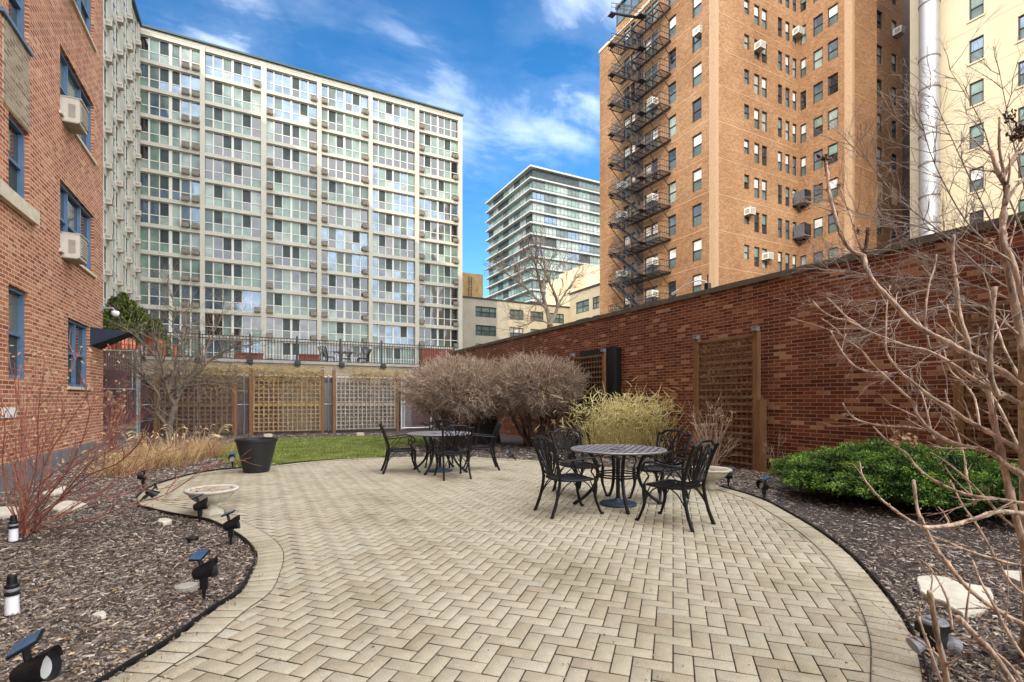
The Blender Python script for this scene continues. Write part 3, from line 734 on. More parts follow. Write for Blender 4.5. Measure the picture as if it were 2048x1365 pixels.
# face 1, plane X = 34, from Y 29.1 to 44.7
colA = (yX(1403, 34), yX(1384, 34)); colB = (yX(1352, 34), yX(1336, 34)); colC = (yX(1315, 34), yX(1303, 34)); colC2 = (yX(1301.5, 34), yX(1289, 34)); colD = (yX(1270, 34), yX(1261, 34)); colD2 = (yX(1259, 34), yX(1247, 34))
f1 = []; 
for k in range(-3, 9):
    for c_, h_ in ((colA, 1.85), (colB, 1.85), (colC, 2.1), (colC2, 1.9), (colD, 1.9), (colD2, 2.1)):
        f1.append((c_[0]-29.1, c_[1]-29.1, rowz(k)-h_, rowz(k), c_))
b = MB(); facade(b, (34, 29.1, 0), UY, NXm, 15.6, 0, 39.7, [h[:4] for h in f1], .22, 0)
xz = lambda u: xon(u, 29.1)
f2c = [(xz(1488.5), xz(1499), 1.25), (xz(1508.6), xz(1519.5), 1.75), (xz(1524), xz(1535), 1.75), (xz(1556), xz(1565), 1.75), (xz(1571), xz(1580), 1.75), (xz(1585.5), xz(1594), 1.75)]
f2 = [(a-34, c-34, rowz(k, 29.9)-h_, rowz(k, 29.9)) for k in range(-4, 9) for a, c, h_ in f2c]
facade(b, (34, 29.1, 0), UX, NYm, 11.0, 0, HT+6, f2, .22, 1)
f3c = [(yX(1612, 45), yX(1600, 45)), (yX(1645.5, 45), yX(1626, 45)), (yX(1676, 45), yX(1655, 45))]
f3 = [(a-24.4, c-24.4, rowz(k, 29.8)-1.7, rowz(k, 29.8)) for k in range(-4, 9) for a, c in f3c]
facade(b, (45, 24.4, 0), UY, NXm, 4.7, 0, HT+6, f3, .22, 0)
x4 = lambda u: xon(u, 24.4)
f4c = [(x4(1753.5), x4(1765)), (x4(1783.5), x4(1794))]
f4 = [(a-45, c-45, rowz(k, 29.7)-1.6, rowz(k, 29.7)) for k in range(-4, 9) for a, c in f4c if k not in (3,)]
facade(b, (45, 24.4, 0), UX, NYm, 8.0, 0, HT+6, f4, .22, 1)
b.quad((34,44.7,0), (60,44.7,0), (60,44.7,39.7), (34,44.7,39.7), 1)
b.quad((34,29.1,39.7), (45,29.1,39.7), (45,44.7,39.7), (34,44.7,39.7), 1)
b.quad((45,29.1,39), (45,44.7,39), (45,44.7,HT+6), (45,29.1,HT+6), 0)
b.quad((53,24.4,0), (53,26,0), (53,26,HT+6), (53,24.4,HT+6), 0)
build('wall', b, [BTX, BTY], tw)
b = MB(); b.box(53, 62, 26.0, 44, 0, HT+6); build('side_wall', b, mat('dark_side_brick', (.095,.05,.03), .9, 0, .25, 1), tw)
# light brick corner strips, parapet coping and belt lines
b = MB()
obox(b, Vector((34,29.1,0)), UY, NXm, 0, .62, 0, 39.7, 0, .03); obox(b, Vector((34,29.1,0)), UX, NYm, -.031, .35, 0, HT+6, 0, .03)
obox(b, Vector((45,24.4,0)), UY, NXm, 0, .62, 0, HT+6, 0, .03); obox(b, Vector((45,24.4,0)), UX, NYm, -.031, .3, 0, HT+6, 0, .03)
build('corner_quoins', b, BQ, tw)
b = MB(); obox(b, Vector((34,29.1,0)), UY, NXm, -.05, 15.7, 39.7, 39.95, -.4, .08); build('coping', b, M['limestone'], tw)
b = MB()
for k in range(-4, 9):
    obox(b, Vector((34,29.72,0)), UY, NXm, .01, 14.9, rowz(k)+.62, rowz(k)+.66, 0, .012); obox(b, Vector((34.35,29.1,0)), UX, NYm, .01, 10.6, rowz(k, 29.9)+.7, rowz(k, 29.9)+.74, 0, .012); obox(b, Vector((45.3,24.4,0)), UX, NYm, .01, 7.6, rowz(k, 29.7)+.7, rowz(k, 29.7)+.74, 0, .012)
build('belt_lines', b, mat('belt_line', (.46,.30,.18), .9), tw)
def dress():
    r = rw.random()
    return (M['g_blind'], M['g_grey']) if r < .35 else (M['g_blue'], M['g_grey']) if r < .6 else (M['g_curt2'], M['g_curt2']) if r < .78 else (M['g_curt'], M['g_dark']) if r < .9 else (M['g_dark'], M['g_dark'])
acT = ac_mesh(UY, NXm, .75, .6, .75, [M['acwhite'], M['acgrille']]); acF = ac_mesh(UX, NYm, .7, .55, .6, [M['acwhite'], M['acgrille']]); acL = ac_mesh(UX, NYm, 1.3, 1.25, .55, [M['darkframe'], M['acgrille']])
DF = M['darkframe']; rt = random.Random(5)
for (a, c, z0, z1, c_) in f1:
    u_, l_ = dress(); o = sash(tw, Vector((34,29.1,0)), UY, NXm, a, c, z0, z1, .22, DF, u_, l_, .07, name='sash_window')
    if c_ is colC and rt.random() < .5: local('air_conditioner', acT, o, (34, c_[0]+.25, z0+1.0))
    if c_ is colD2 and rt.random() < .35: local('air_conditioner', acT, o, (34, c_[1]-.1, z0+.9))
    if c_ is colA and abs(z1-rowz(-1)) < .1: local('air_conditioner', acF, o, (34, (c_[0]+c_[1])/2, z0+1.15))
for (a, c, z0, z1) in f2:
    u_, l_ = dress(); o = sash(tw, Vector((34,29.1,0)), UX, NYm, a, c, z0, z1, .22, DF, u_, l_, .06, name='narrow_window')
    i = [abs(a+34-q[0]) < .01 for q in f2c].index(True); k = round((29.9-z1)/3.03)
    if (i, k) in ((1, -1), (5, -2), (2, 5), (0, 4)): local('air_conditioner', acF, o, (34+(a+c)/2, 29.1, z0+.7))
for (a, c, z0, z1) in f3:
    u_, l_ = dress(); o = sash(tw, Vector((45,24.4,0)), UY, NXm, a, c, z0, z1, .22, DF, u_, l_, .06, name='wide_window')
for (a, c, z0, z1) in f4:
    u_, l_ = dress(); o = sash(tw, Vector((45,24.4,0)), UX, NYm, a, c, z0, z1, .22, DF, u_, l_, .06, name='side_window')
    k = round((29.7-z1)/3.03)
    if k == -2 and a > 5: local('air_conditioner', acF, o, (45+(a+c)/2+.2, 24.4, z0+.2))
# two caged condensers hung in the inner corner
for k, zc in enumerate((zof(1603, 412, 45), zof(1603, 478, 45))):
    b = MB(); b.box(44.1, 44.95, 27.9, 29.0, zc, zc+1.05, 0); 
    for i in range(9): b.box(44.07, 44.1, 27.95, 28.95, zc+.08+i*.11, zc+.12+i*.11, 1)
    b.tube([(44.15, 28, zc), (44.98, 28, zc-.55)], .03, 5, 0); b.tube([(44.15, 28.9, zc), (44.98, 28.9, zc-.55)], .03, 5, 0); b.box(44.0, 44.98, 27.85, 29.02, zc-.05, zc-.01, 1)
    build('condenser', b, [M['plastic_black'], M['grey_plastic']], tw)
# blocked-up windows low on the side face
b = MB()
for a, c in f4c: obox(b, Vector((0,24.4,0)), UX, NYm, a, c, rowz(3, 29.7)-1.6, rowz(3, 29.7)-.45, 0, .02); obox(b, Vector((0,24.4,0)), UX, NYm, a+.1, c-.1, rowz(3, 29.7)-.42, rowz(3, 29.7), 0, .02)
build('blocked_window', b, mat('pale_infill', (.52,.36,.21), .9, 0, .1), tw)
# roof penthouse: brick base, glass above
b = MB(); b.box(34.6, 43, 31.0, 42.6, 39.7, 41.4, 0); b.box(34.5, 43.1, 30.9, 42.7, 43.3, 43.5, 1)
for i in range(11): y = 31.05+i*1.15; b.box(34.6, 34.68, y-.04, y+.04, 41.4, 43.3, 1)
b.box(34.55, 34.6, 31, 42.6, 41.4, 41.5, 1); build('penthouse', b, [BTX, M['roofedge']], tw)
b = MB(); b.box(34.66, 42.9, 31.1, 42.5, 41.4, 43.29); build('penthouse_glass', b, M['g_blue'], tw)
# fire escape
fe = build('fire_escape', (lambda q: (q.tube([(33.3, 36.0, 39.0), (33.3, 36.0, 42)], .03, 5), q)[1])(MB()), M['iron'], tw)
def deck(b, y0, y1, x0, x1, z):
    for x in (x0, x1): b.box(x-.03, x+.03, y0, y1, z-.09, z+.05)
    n = max(2, int((y1-y0)/.75))
    for i in range(n+1): y = y0+(y1-y0)*i/n; b.box(x0, x1, y-.025, y+.025, z-.06, z)
    for i in range(1, 12): x = x0+(x1-x0)*i/12; b.box(x-.02, x+.02, y0, y1, z, z+.012)
def rail(b, P, z, h=1.0, step=.45):
    for (xa, ya), (xb, yb) in zip(P, P[1:]):
        for f in (.45, 1): b.tube([(xa, ya, z+h*f), (xb, yb, z+h*f)], .03, 4)
        L = math.hypot(xb-xa, yb-ya); n = max(1, int(L/step))
        for i in range(n+1): t_ = i/n; b.tube([(xa+(xb-xa)*t_, ya+(yb-ya)*t_, z), (xa+(xb-xa)*t_, ya+(yb-ya)*t_, z+h)], .022, 4)
for k in range(-3, 8):
    zf = rowz(k)-2.15; b = MB(); deck(b, 34.0, 37.9, 32.6, 33.9, zf); rail(b, [(33.9, 34.0), (32.6, 34.0), (32.6, 36.2)], zf, 1.0, .22)
    for y in (34.2, 36, 37.7): b.tube([(32.65, y, zf-.06), (33.98, y, zf-1.3)], .05, 4)
    rail(b, [(32.64, 34.1), (32.64, 37.8)], zf, .8, .5); build('landing', b, M['iron'], fe)
    b = MB(); deck(b, 37.91, 41.1, 32.5, 33.9, zf+.01); rail(b, [(33.9, 41.1), (32.4, 41.1), (32.4, 40.2)], zf, 1.0, .22); rail(b, [(32.5, 37.95), (32.5, 40.2)], zf, 1.0, .25)
    for y in (38.2, 40.9): b.tube([(32.45, y, zf-.06), (33.98, y, zf-1.4)], .05, 4)
    build('landing', b, M['iron'], fe)
    b = MB(); Y_a, Y_b, z2 = 36.3, 40.1, zf+3.03
    for s_ in (31.95, 32.5):
        b.tube([(s_, Y_a, zf), (s_, Y_b, z2)], .2, 4, flat=.35); b.tube([(s_, Y_a, zf+.95), (s_, Y_b, z2+.95)], .03, 4); b.tube([(s_, Y_a, zf+.55), (s_, Y_b, z2+.55)], .022, 4)
        for i in range(6): t_ = i/5; y = Y_a+(Y_b-Y_a)*t_; b.tube([(s_, y, zf+3.03*t_), (s_, y, zf+3.03*t_+.95)], .02, 4)
    for i in range(13): t_ = i/12; b.box(31.95, 32.5, Y_a+(Y_b-Y_a)*t_-.12, Y_a+(Y_b-Y_a)*t_+.12, zf+3.03*t_-.02, zf+3.03*t_+.02)
    b.box(31.9, 32.55, Y_a-.5, Y_a, zf-.03, zf+.02); b.box(31.9, 32.55, Y_b, Y_b+.6, z2-.03, z2+.0)
    build('stair', b, M['iron'], fe)
b = MB(); obox(b, Vector((34, 0, 0)), UY, NXm, colC2[1]+.15, colD[0]-.12, 0, 38.0, 0, .02)  # dark strip paints in the shadow behind the fire escape ironwork
build('shade_strip', b, mat('painted_shade', (.10,.07,.055), .9, 0, .4, 3), tw)
# ---------- cream painted building at the right, with its duct ----------
wb = empty('painted_building', (44.4, 19.9, 0), label='pale cream painted building with dark windows at the right edge', cat='building')
hc = []
wc = [(yX(1967.5, 44.4), yX(1938, 44.4)), (yX(2068, 44.4), yX(2035.5, 44.4)), (9.3, 10.6), (6.0, 7.3)]
for k in range(-5, 8):
    for j, (a, c) in enumerate(wc): hc.append((a+10, c+10, 26.4-3*k-1.62, 26.4-3*k))
b = MB(); facade(b, (44.4, -10, 0), UY, NXm, 29.94, 0, 46, hc, .2)
b.quad((44.4,19.94,0), (70,19.94,0), (70,19.94,46), (44.4,19.94,46)); b.quad((44.4,-10,46), (44.4,19.94,46), (70,19.94,46), (70,-10,46)); b.quad((44.4,-10,0),(44.4,-10,46),(70,-10,46),(70,-10,0))
build('wall', b, M['whitewall'], wb)
for (a, c, z0, z1) in hc:
    u_, l_ = rw.choice([(M['g_blue'], M['g_grey']), (M['g_blind'], M['g_grey']), (M['g_dark'], M['g_screen']), (M['g_curt'], M['g_grey'])])
    sash(wb, Vector((44.4,-10,0)), UY, NXm, a, c, z0, z1, .2, DF, u_, l_, .06, name='window')
b = MB()
for (a, c, z0, z1) in hc: obox(b, Vector((44.4,-10,0)), UY, NXm, a-.1, c+.1, z0-.12, z0-.003, 0, .07)
for k in range(-5, 8): obox(b, Vector((44.4,-10,0)), UY, NXm, 0, 29.9, 26.4-3*k+.75, 26.4-3*k+.79, 0, .012)
build('sills_and_joints', b, M['whitewall'], wb)
yd = yX(1858.5, 43.6); b = MB(); b.lathe([(.6, 0), (.6, 47)], (43.6, yd, 0), 32); dct = build('exhaust_duct', b, M['duct'], wb, smooth=True)
b = MB()
for v in (11, 119, 181, 273, 330, 395, 450): z = zof(1858, v, 43.6); b.lathe([(.6, -.06), (.64, -.05), (.64, .05), (.6, .06)], (43.6, yd, z), 32); b.box(43.9, 44.42, yd+.5, yd+.56, z-.04, z+.04)
build('duct_band', b, mat('duct_band_metal', (.16,.14,.12), .6, .3), dct)

# ---------- distant glass tower ----------
gt = empty('glass_tower', (74, 130, 0), label='distant glass high-rise with pale projecting floor slabs', cat='building')
ztop = 71.0; s_ = 3.32; X0, Y0t, X1, Y1t = 74, 130, 112, 160
b = MB(); g_ = MB(); fr = MB()
zs = [ztop-.9-s_*k for k in range(22)]
b.box(X0-1.3, X1, Y0t-1.0, Y1t+1.5, ztop-.5, ztop)
for k, z in enumerate(zs): b.box(X0-1.3, X1, Y0t-.9, Y1t+1.4, z-s_+.35, z-s_+.75)
build('floor_slab', b, M['slab'], gt)
rg2 = random.Random(9)
for k, z in enumerate(zs):
    z1, z0 = z+.4 if k == 0 else z+.35, z-s_+.75
    for i in range(9):
        xa, xb = X0+i*4.2, X0+(i+1)*4.2-.08; m = rg2.choice([0, 0, 1, 1, 3, 2, 4]) if k else rg2.choice([2, 3, 3])
        g_.box(xa, min(xb, X1), Y0t, Y0t+.2, z0, z1-.02, m); 
        for j in range(1, 3): fr.box(xa+j*1.4-.04, xa+j*1.4+.04, Y0t-.04, Y0t-.003, z0, z1-.02)
        fr.box(xa-.08, xa+.02, Y0t-.05, Y0t-.003, z0, z1-.02)
    fr.box(X0, X1, Y0t-.04, Y0t-.003, z0+.75, z0+.83)
    for i in range(8):
        ya, yb = Y0t+i*3.9+.2, Y0t+(i+1)*3.9+.12; g_.box(X0, X0+.2, ya, yb, z0, z1-.02, rg2.choice([0, 1, 1, 2, 3]))
        fr.box(X0-.04, X0-.003, ya-.08, ya, z0, z1-.02); fr.box(X0-.04, X0-.003, ya+1.9, ya+1.98, z0, z1-.02)
    fr.box(X0-.04, X0-.003, Y0t+.2, Y0t+31, z0+.75, z0+.83)
build('glazing', g_, [M['g_curt2'], M['g_curt'], M['g_grey'], M['g_screen'], M['g_blue'], ], gt); build('mullions', fr, M['darkframe'], gt)
b = MB(); b.box(X0+.3, X1, Y0t+.3, Y1t, 0, ztop-.5); build('core', b, M['concrete'], gt)

# ---------- mid-distance beige buildings ----------
bb = empty('beige_building', (27.9, 70, 0), label='low beige brick building with dark three-part windows left of the glass tower', cat='building')
zr = 16.7; xq = lambda u: xon(u, 70)
b = MB(); xs0 = 26.5; xc = xq(1018); xe = 47.0; hs = []
W3 = [(xq(951), xq(992)), (xq(1019.5), xq(1047)), (xq(1061), xq(1087)), (xq(1099), xq(1128))]
for k in range(4):
    for (a, c) in W3: hs.append((a-xs0, c-xs0, zr-1.1-2.85*k-1.6, zr-1.1-2.85*k))
facade(b, (xs0, 70, 0), UX, NYm, xe-xs0, 0, zr, hs, .2)
b.quad((xs0,70,zr), (xe,70,zr), (xe,95,zr), (xs0,95,zr)); build('wall', b, M['beige_far'], bb)
b = MB(); b.box(xs0-.05, xe, 69.88, 70.3, zr, zr+.22); build('coping', b, M['darkframe'], bb)
b = MB(); obox(b, Vector((xs0,70,0)), UX, NYm, xq(926)-xs0-1.5, W3[0][0]-xs0, 0, zr, 0, .02); obox(b, Vector((xs0,70,0)), UX, NYm, W3[0][1]-xs0, xq(1017)-xs0, 0, zr, 0, .02)
for k in range(5): obox(b, Vector((xs0,70,0)), UX, NYm, W3[0][0]-xs0, W3[0][1]-xs0, max(0, zr-1.1-2.85*k+.0), zr-1.1-2.85*k+1.25 if k else zr, 0, .02)
build('grey_brick_panel', b, mat('grey_beige_brick', (.36,.32,.25), .9, 0, .1, .8), bb)
for (a, c, z0, z1) in hs: sash(bb, Vector((xs0,70,0)), UX, NYm, a, c, z0, z1, .2, DF, rw.choice([M['g_blind'], M['g_grey'], M['g_curt']]), M['g_grey'], .12, three=(.3, .7))
b = MB(); b.box(24.5, xon(966, 76), 76, 84, 12, HC+76/(CA-SA*(-.074))*.252); ph = build('penthouse', b, M['tanold'], bb)
b = MB()
for i in range(2): b.tube([(31.2+i*.5, 75.8, 16.7), (31.2+i*.5, 75.8, 21.5)], .05, 5)
for i in range(8): b.tube([(31.2, 75.8, 17.2+i*.5), (31.7, 75.8, 17.2+i*.5)], .03, 4)
build('ladder', b, M['darkframe'], bb)
cb = empty('cream_building', (47, 70, 0), label='cream building with light penthouse between glass tower and brick tower', cat='building')
zr2 = 18.9; hs = []; yq = lambda u: yon(u, 47)
for k in range(4):
    for (ua, ub) in ((1152, 1178), (1185, 1199)): hs.append((yq(ub)-50, yq(ua)-50, zr2-1.6-2.9*k-1.9, zr2-1.6-2.9*k))
b = MB(); facade(b, (47, 50, 0), UY, NXm, 20.0, 0, zr2, hs, .2); b.quad((47,50,zr2), (47,70.5,zr2), (60,70.5,zr2), (60,50,zr2)); b.quad((47,70,zr), (60,70,zr), (60,70,zr2), (47,70,zr2)); build('wall', b, M['beige_far'], cb)
b = MB(); b.box(46.85, 47.3, 50, 70.1, zr2, zr2+.3); build('coping', b, M['darkframe'], cb)
for (a, c, z0, z1) in hs: sash(cb, Vector((47,50,0)), UY, NXm, a, c, z0, z1, .2, DF, M['g_grey'], M['g_curt'], .12, three=(.5,))
b = MB(); b.box(xon(1134, 72), 56, 72, 79, 16, HC+72/(CA-SA*.14)*.245); b.box(xon(1168, 71), 58, 71, 79, 16, HC+71/(CA-SA*.16)*.268); build('penthouse', b, mat('cream_block', (.62,.50,.34), .85, 0, .1, 1), cb)
# ================= garden wall =================
XG = 8.9
BRW = brick('dark_red_brick', 'x', [(0, (.085,.021,.011)), (.3, (.14,.036,.016)), (.65, (.19,.054,.024)), (.88, (.225,.075,.034)), (.93, (.33,.155,.08)), (1, (.42,.24,.13))], (.36,.235,.15), .235, .0685, .0062, .42, .8, .6, .8, (.7,.6,.55))
BRWy = brick('dark_red_brick_end', 'y', [(0, (.055,.014,.008)), (.5, (.12,.03,.015)), (1, (.28,.12,.06))], (.17,.115,.075), .21, .0685, .008, .3, .5)
gw = empty('garden_wall', (XG, 12, 0), label='long dark red brick garden wall with stone coping along the right side', cat='wall')
b = MB(); b.quad((XG,-6,-.1), (XG,24.1,-.1), (XG,24.1,3.68), (XG,-6,3.68), 0); b.quad((XG+.35,-6,-.1), (XG+.35,24.1,-.1), (XG+.35,24.1,3.68), (XG+.35,-6,3.68), 0); b.quad((XG,24.1,-.1), (XG+.35,24.1,-.1), (XG+.35,24.1,3.68), (XG,24.1,3.68), 1); b.quad((XG,-6,-.1), (XG+.35,-6,-.1), (XG+.35,-6,3.68), (XG,-6,3.68), 1)
build('wall', b, [BRW, BRWy], gw)
b = MB(); y = -6.0; rc = random.Random(2)
while y < 24.1:
    L = .8; b.box(XG-.04+rc.uniform(-.004,.004), XG+.39, y+.004, min(y+L, 24.15), 3.681, 3.79+rc.uniform(-.003, .003)); y += L
build('coping', b, mat('weathered_coping', (.11,.088,.062), .9, 0, .35, 4, .4, 40), gw)
# ================= trellises =================
def solar_cap(p, s, parent, d=(-.7,-.7,0)):
    b = MB(); x, y, z = p
    b.box(x-s*.62, x+s*.62, y-s*.62, y+s*.62, z-.005, z+.055, 0); b.poly([(x-s*.7,y-s*.7,z+.055),(x+s*.7,y-s*.7,z+.055),(x+s*.7,y+s*.7,z+.055),(x-s*.7,y+s*.7,z+.055)], 0)
    for a, c in (((-1,-1),(1,-1)), ((1,-1),(1,1)), ((1,1),(-1,1)), ((-1,1),(-1,-1))): b.poly([(x+a[0]*s*.7, y+a[1]*s*.7, z+.055), (x+c[0]*s*.7, y+c[1]*s*.7, z+.055), (x, y, z+.10)], 1)
    return build('lamp_cap', b, [M['grey_plastic'], M['plastic_black']], parent)
def wall_trellis(y0, y1, label, h=2.66):
    x = 8.6; t_ = empty('wall_trellis', (x, (y0+y1)/2, 0), label=label, cat='trellis', group='wooden trellises on the garden wall')
    for y in (y0, y1):
        b = MB(); b.box(x-.05, x+.05, y-.05, y+.05, -.05, h)
        if y == y0: b.box(x-.048, x+.14, y-.11, y-.052, -.05, 1.35)
        build('post', b, M['wood'], t_)
        b = MB(); b.box(x-.10, x+.02, y-.05, y+.05, h+.01, h+.10, 0); b.poly([(x-.13,y-.07,h+.06),(x-.13,y+.07,h+.06),(x+.03,y+.07,h+.13),(x+.03,y-.07,h+.13)], 1); b.box(x-.105, x-.1, y-.035, y+.035, h+.02, h+.055, 2)
        build('post_lamp', b, [M['grey_plastic'], M['plastic_black'], M['lens']], t_)
    b = MB(); n = 10
    for i in range(n+1): y = y0+.1+(y1-y0-.2)*i/n; b.box(x+.012, x+.03, y-.019, y+.019, .06, h-.08)
    z = .1; k = 0
    while z < h-.05: dz = rc.uniform(-.006,.006); b.box(x-.012, x+.010, y0+.05, y1-.05, z+dz-.019, z+dz+.019); z += .145
    b.box(x-.03, x+.01, y0+.05, y1-.05, h-.09, h-.05)
    build('lattice', b, M['lath'], t_)
wall_trellis(6.39, 7.84, 'wooden trellis on the brick wall behind the right patio table')
wall_trellis(11.1, 12.6, 'wooden trellis on the brick wall next to the pruned shrubs')
wall_trellis(1.83, 3.28, 'wooden trellis on the brick wall behind the bare branches at the right edge')
b = MB(); b.box(8.66, 8.88, 10.72, 12.35, 1.2, 2.78, 0); b.box(8.62, 8.66, 10.76, 12.3, 1.24, 2.74, 0); b.box(8.63, 8.70, 10.70, 10.76, 1.2, 2.8, 1)
build('wall_cabinet', b, [M['plastic_black'], M['rail_black']], at=(8.8, 11.6, 1.2), label='black cabinet on the brick wall behind the far wall trellis', cat='cabinet')
YB = 22.0
def back_trellis(u0, u1, label, style):
    x0, x1 = xon(u0, YB), xon(u1, YB); h = 2.48
    t_ = empty('fence_trellis', ((x0+x1)/2, YB, 0), label=label, cat='trellis', group='trellises in front of the chain-link fence')
    for x in (x0, x1):
        b = MB(); b.box(x-.06, x+.06, YB-.05, YB+.05, -.05, h+.12); build('post', b, M['wood'], t_); solar_cap((x, YB, h+.125), .085, t_)
    m = {'brown': M['lath'], 'gold': M['lathgold'], 'pale': M['lathpale']}[style]
    b = MB(); n = int((x1-x0-.15)/.17)
    for i in range(n+1): x = x0+.1+(x1-x0-.2)*i/n; b.box(x-.022, x+.022, YB-.03, YB-.012, .08, h)
    z = .12
    while z < h: b.box(x0+.06, x1-.06, YB-.011, YB+.008, z-.02, z+.02); z += .165
    for z in (1.17, h-.3): b.box(x0+.06, x1-.06, YB+.009, YB+.035, z-.035, z+.035)
    build('lattice', b, m, t_)
    return x0, x1
T1 = back_trellis(312, 471, 'brown trellis behind the bare crabapple tree, leftmost of the three on the fence', 'brown')
T2 = back_trellis(502, 645, 'golden trellis on the back fence behind the black planter', 'gold')
T3 = back_trellis(668, 794, 'pale trellis on the back fence nearest the gate', 'pale')
# dry vines over the trellis tops
def vine(x0, x1, z0, z1, n, label):
    b = []; V = []; Fc = []; T = []
    r = random.Random(int(x0*10)+50)
    mb = MB(); tones = []
    for i in range(n):
        x = r.uniform(x0, x1); z = r.gauss(z0+(z1-z0)*.62, (z1-z0)*.2) if r.random() < .7 else r.uniform(z0-.45, z1); y = YB-.06+r.gauss(0, .09); L = r.uniform(.15, .5)
        a = r.uniform(-1, 1)*2.6; p = Vector((x, y, z)); pts = [p]
        for k in range(3):
            a += r.uniform(-.7, .7); p = p+Vector((math.cos(a)*L/3, r.gauss(0, .03), math.sin(a)*L/3*.5-.02*k)); pts.append(p)
        n0 = len(mb.f); mb.tube(pts, [.006, .005, .004, .002], 3, cap=False); tones += [r.random()]*(len(mb.f)-n0)
    npmesh('dry_vine', np.array(mb.v), np.array(mb.f), M['vine'], col=np.array(tones), at=((x0+x1)/2, YB, z0), label=label, cat='vine')
vine(xon(385, YB), xon(640, YB), 2.1, 2.66, 1500, 'tangle of dry vine over the golden trellis top')
vine(xon(700, YB), xon(806, YB), 2.15, 2.62, 650, 'tangle of dry vine over the pale trellis by the gate')
# ================= chain-link fence =================
YC = 22.45; xa, xb = xon(196, YC), xon(797, YC); hF = 2.32
cf = empty('chain_link_fence', ((xa+xb)/2, YC, 0), label='chain-link fence with maroon and grey slats behind the trellises', cat='fence')
for u in (278, 395, 488, 657, 797): x = xon(u, YC); b = MB(); b.tube([(x, YC, 0), (x, YC, hF+(.55 if u == 278 else .03))], .05 if u == 278 else .03, 10); b.lathe([(0,.06),(.04,.04),(.055,0)], (x, YC, hF+(.55 if u == 278 else .03)), 12); build('post', b, M['galv'], cf)
for z in (hF, 1.16): b = MB(); b.tube([(xon(278, YC), YC-.01, z), (xb, YC-.01, z)], .022, 6); build('rail', b, M['galv'], cf)
b = MB()
def diamonds(b, x0, x1, z0, z1, y, p=.06, r_=.0035):
    hgt = z1-z0; x = x0-hgt
    while x < x1:
        for s in (1, -1):
            a0, a1 = (x, x+hgt) if s > 0 else (x+hgt, x); zz0, zz1 = z0, z1
            # clip the wire to the panel
            pa, pb = Vector((a0, y+.004*s, z0)), Vector((a1, y+.004*s, z1)); d = pb-pa
            t0, t1 = 0, 1
            for lim, sg in ((x0, 1), (x1, -1)):
                f0 = (pa.x-lim)*sg; f1 = (pb.x-lim)*sg
                if f0 < 0 and f1 < 0: t0 = 2
                elif f0 < 0: t0 = max(t0, f0/(f0-f1))
                elif f1 < 0: t1 = min(t1, f0/(f0-f1))
            if t0 < t1: b.tube([pa+d*t0, pa+d*t1], r_, 3, cap=False)
        x += p
diamonds(b, xon(280, YC), xb, .05, hF, YC)
build('wire_mesh', b, M['galv'], cf)
def slats(name, x0, x1, z0, z1, m, parent, y=YC+.02):
    b = MB(); x = x0
    while x < x1-.03: b.box(x, x+.052, y, y+.012, z0+rc.uniform(0,.01), z1+rc.uniform(-.012,.012)); x += .062
    return build(name, b, m, parent)
slats('privacy_slats', xon(281, YC), xon(560, YC), .06, hF-.04, M['maroon'], cf)
slats('privacy_slats', xon(560, YC), xb, .06, hF-.25, M['greyslat'], cf)
# left panel on a low concrete wall, nearer
YL = 20.6; x0, x1 = -9.0, xon(274, YL); zb_, zt_ = .45, HC+YL/(CA-SA*-.76)*.097
lf = empty('slatted_fence', ((x0+x1)/2, YL, 0), label='maroon slatted fence panel on a low concrete wall beside the brick building', cat='fence')
slats('privacy_slats', x0, x1, zb_+.1, zt_, M['maroon'], lf, YL+.02)
b = MB(); b.box(x0, x1, YL+.05, YL+.08, 1.72, 2.32); build('solid_panel', b, mat('maroon_panel', (.07,.008,.008), .5), lf)
for z in (zt_, 1.70): b = MB(); b.tube([(x0, YL-.02, z), (x1, YL-.02, z)], .028, 8); build('rail', b, M['galv'], lf)
b = MB(); b.tube([(x1, YL, -.05), (x1, YL, zt_+.06)], .055, 12); b.tube([(x1-.13, YL, 1.7), (x1-.13, YL, zt_)], .03, 8); build('post', b, M['galv'], lf)
b = MB(); diamonds(b, x0, x1-.02, zb_, zt_-.02, YL-.0, .06, .0035); build('wire_mesh', b, M['galv'], lf)
b = MB(); b.box(x0-1, x1-.02, YL-.25, YL+.25, -.1, .40, 0); b.box(x0-1, x1-.0, YL-.3, YL+.3, .40, .48, 1); b.box(-5.2, -3.3, 15.62, 20.3, -.1, .05, 0)
build('base_wall', b, [M['concdark'], M['concrete']], lf)
# gate with white frame and maroon slats
x0, x1 = xon(803, 22.2), xon(862, 22.2); Yg = 22.2; hG = HC+Yg/(CA-SA*-.19)*.042
gt_ = empty('slatted_gate', ((x0+x1)/2, Yg, 0), label='white-framed chain-link gate with maroon slats left of the pruned shrubs', cat='gate')
b = MB()
for x in (x0, x1): b.tube([(x, Yg, .02), (x, Yg, hG)], .035, 8)
for z in (.08, 1.22, hG): b.tube([(x0, Yg, z), (x1, Yg, z)], .028, 8)
b.tube([(x0+.12, Yg, .02), (x0+.12, Yg, hG)], .02, 6)
build('frame', b, M['white_plastic'], gt_)
b = MB(); diamonds(b, x0+.02, x1-.02, .09, hG, Yg, .06, .0038); build('wire_mesh', b, M['galv'], gt_)
slats('slats', x0+.5, x1-.03, .1, 1.2, M['maroon'], gt_, Yg+.03); slats('slats', x0+.05, x1-.03, 1.25, hG, M['greyslat'], gt_, Yg+.03)
slats('slats', x0+.05, x0+.5, .1, 1.2, M['greyslat'], gt_, Yg+.03)
b = MB(); x_ = xon(862, Yg)+.12; b.box(x_-.05, x_+.05, Yg-.05, Yg+.05, 0, 2.3, 0)
build('gate_post', b, M['lathpale'], at=(x_, Yg, 0), label='pale post beside the slatted gate', cat='post')

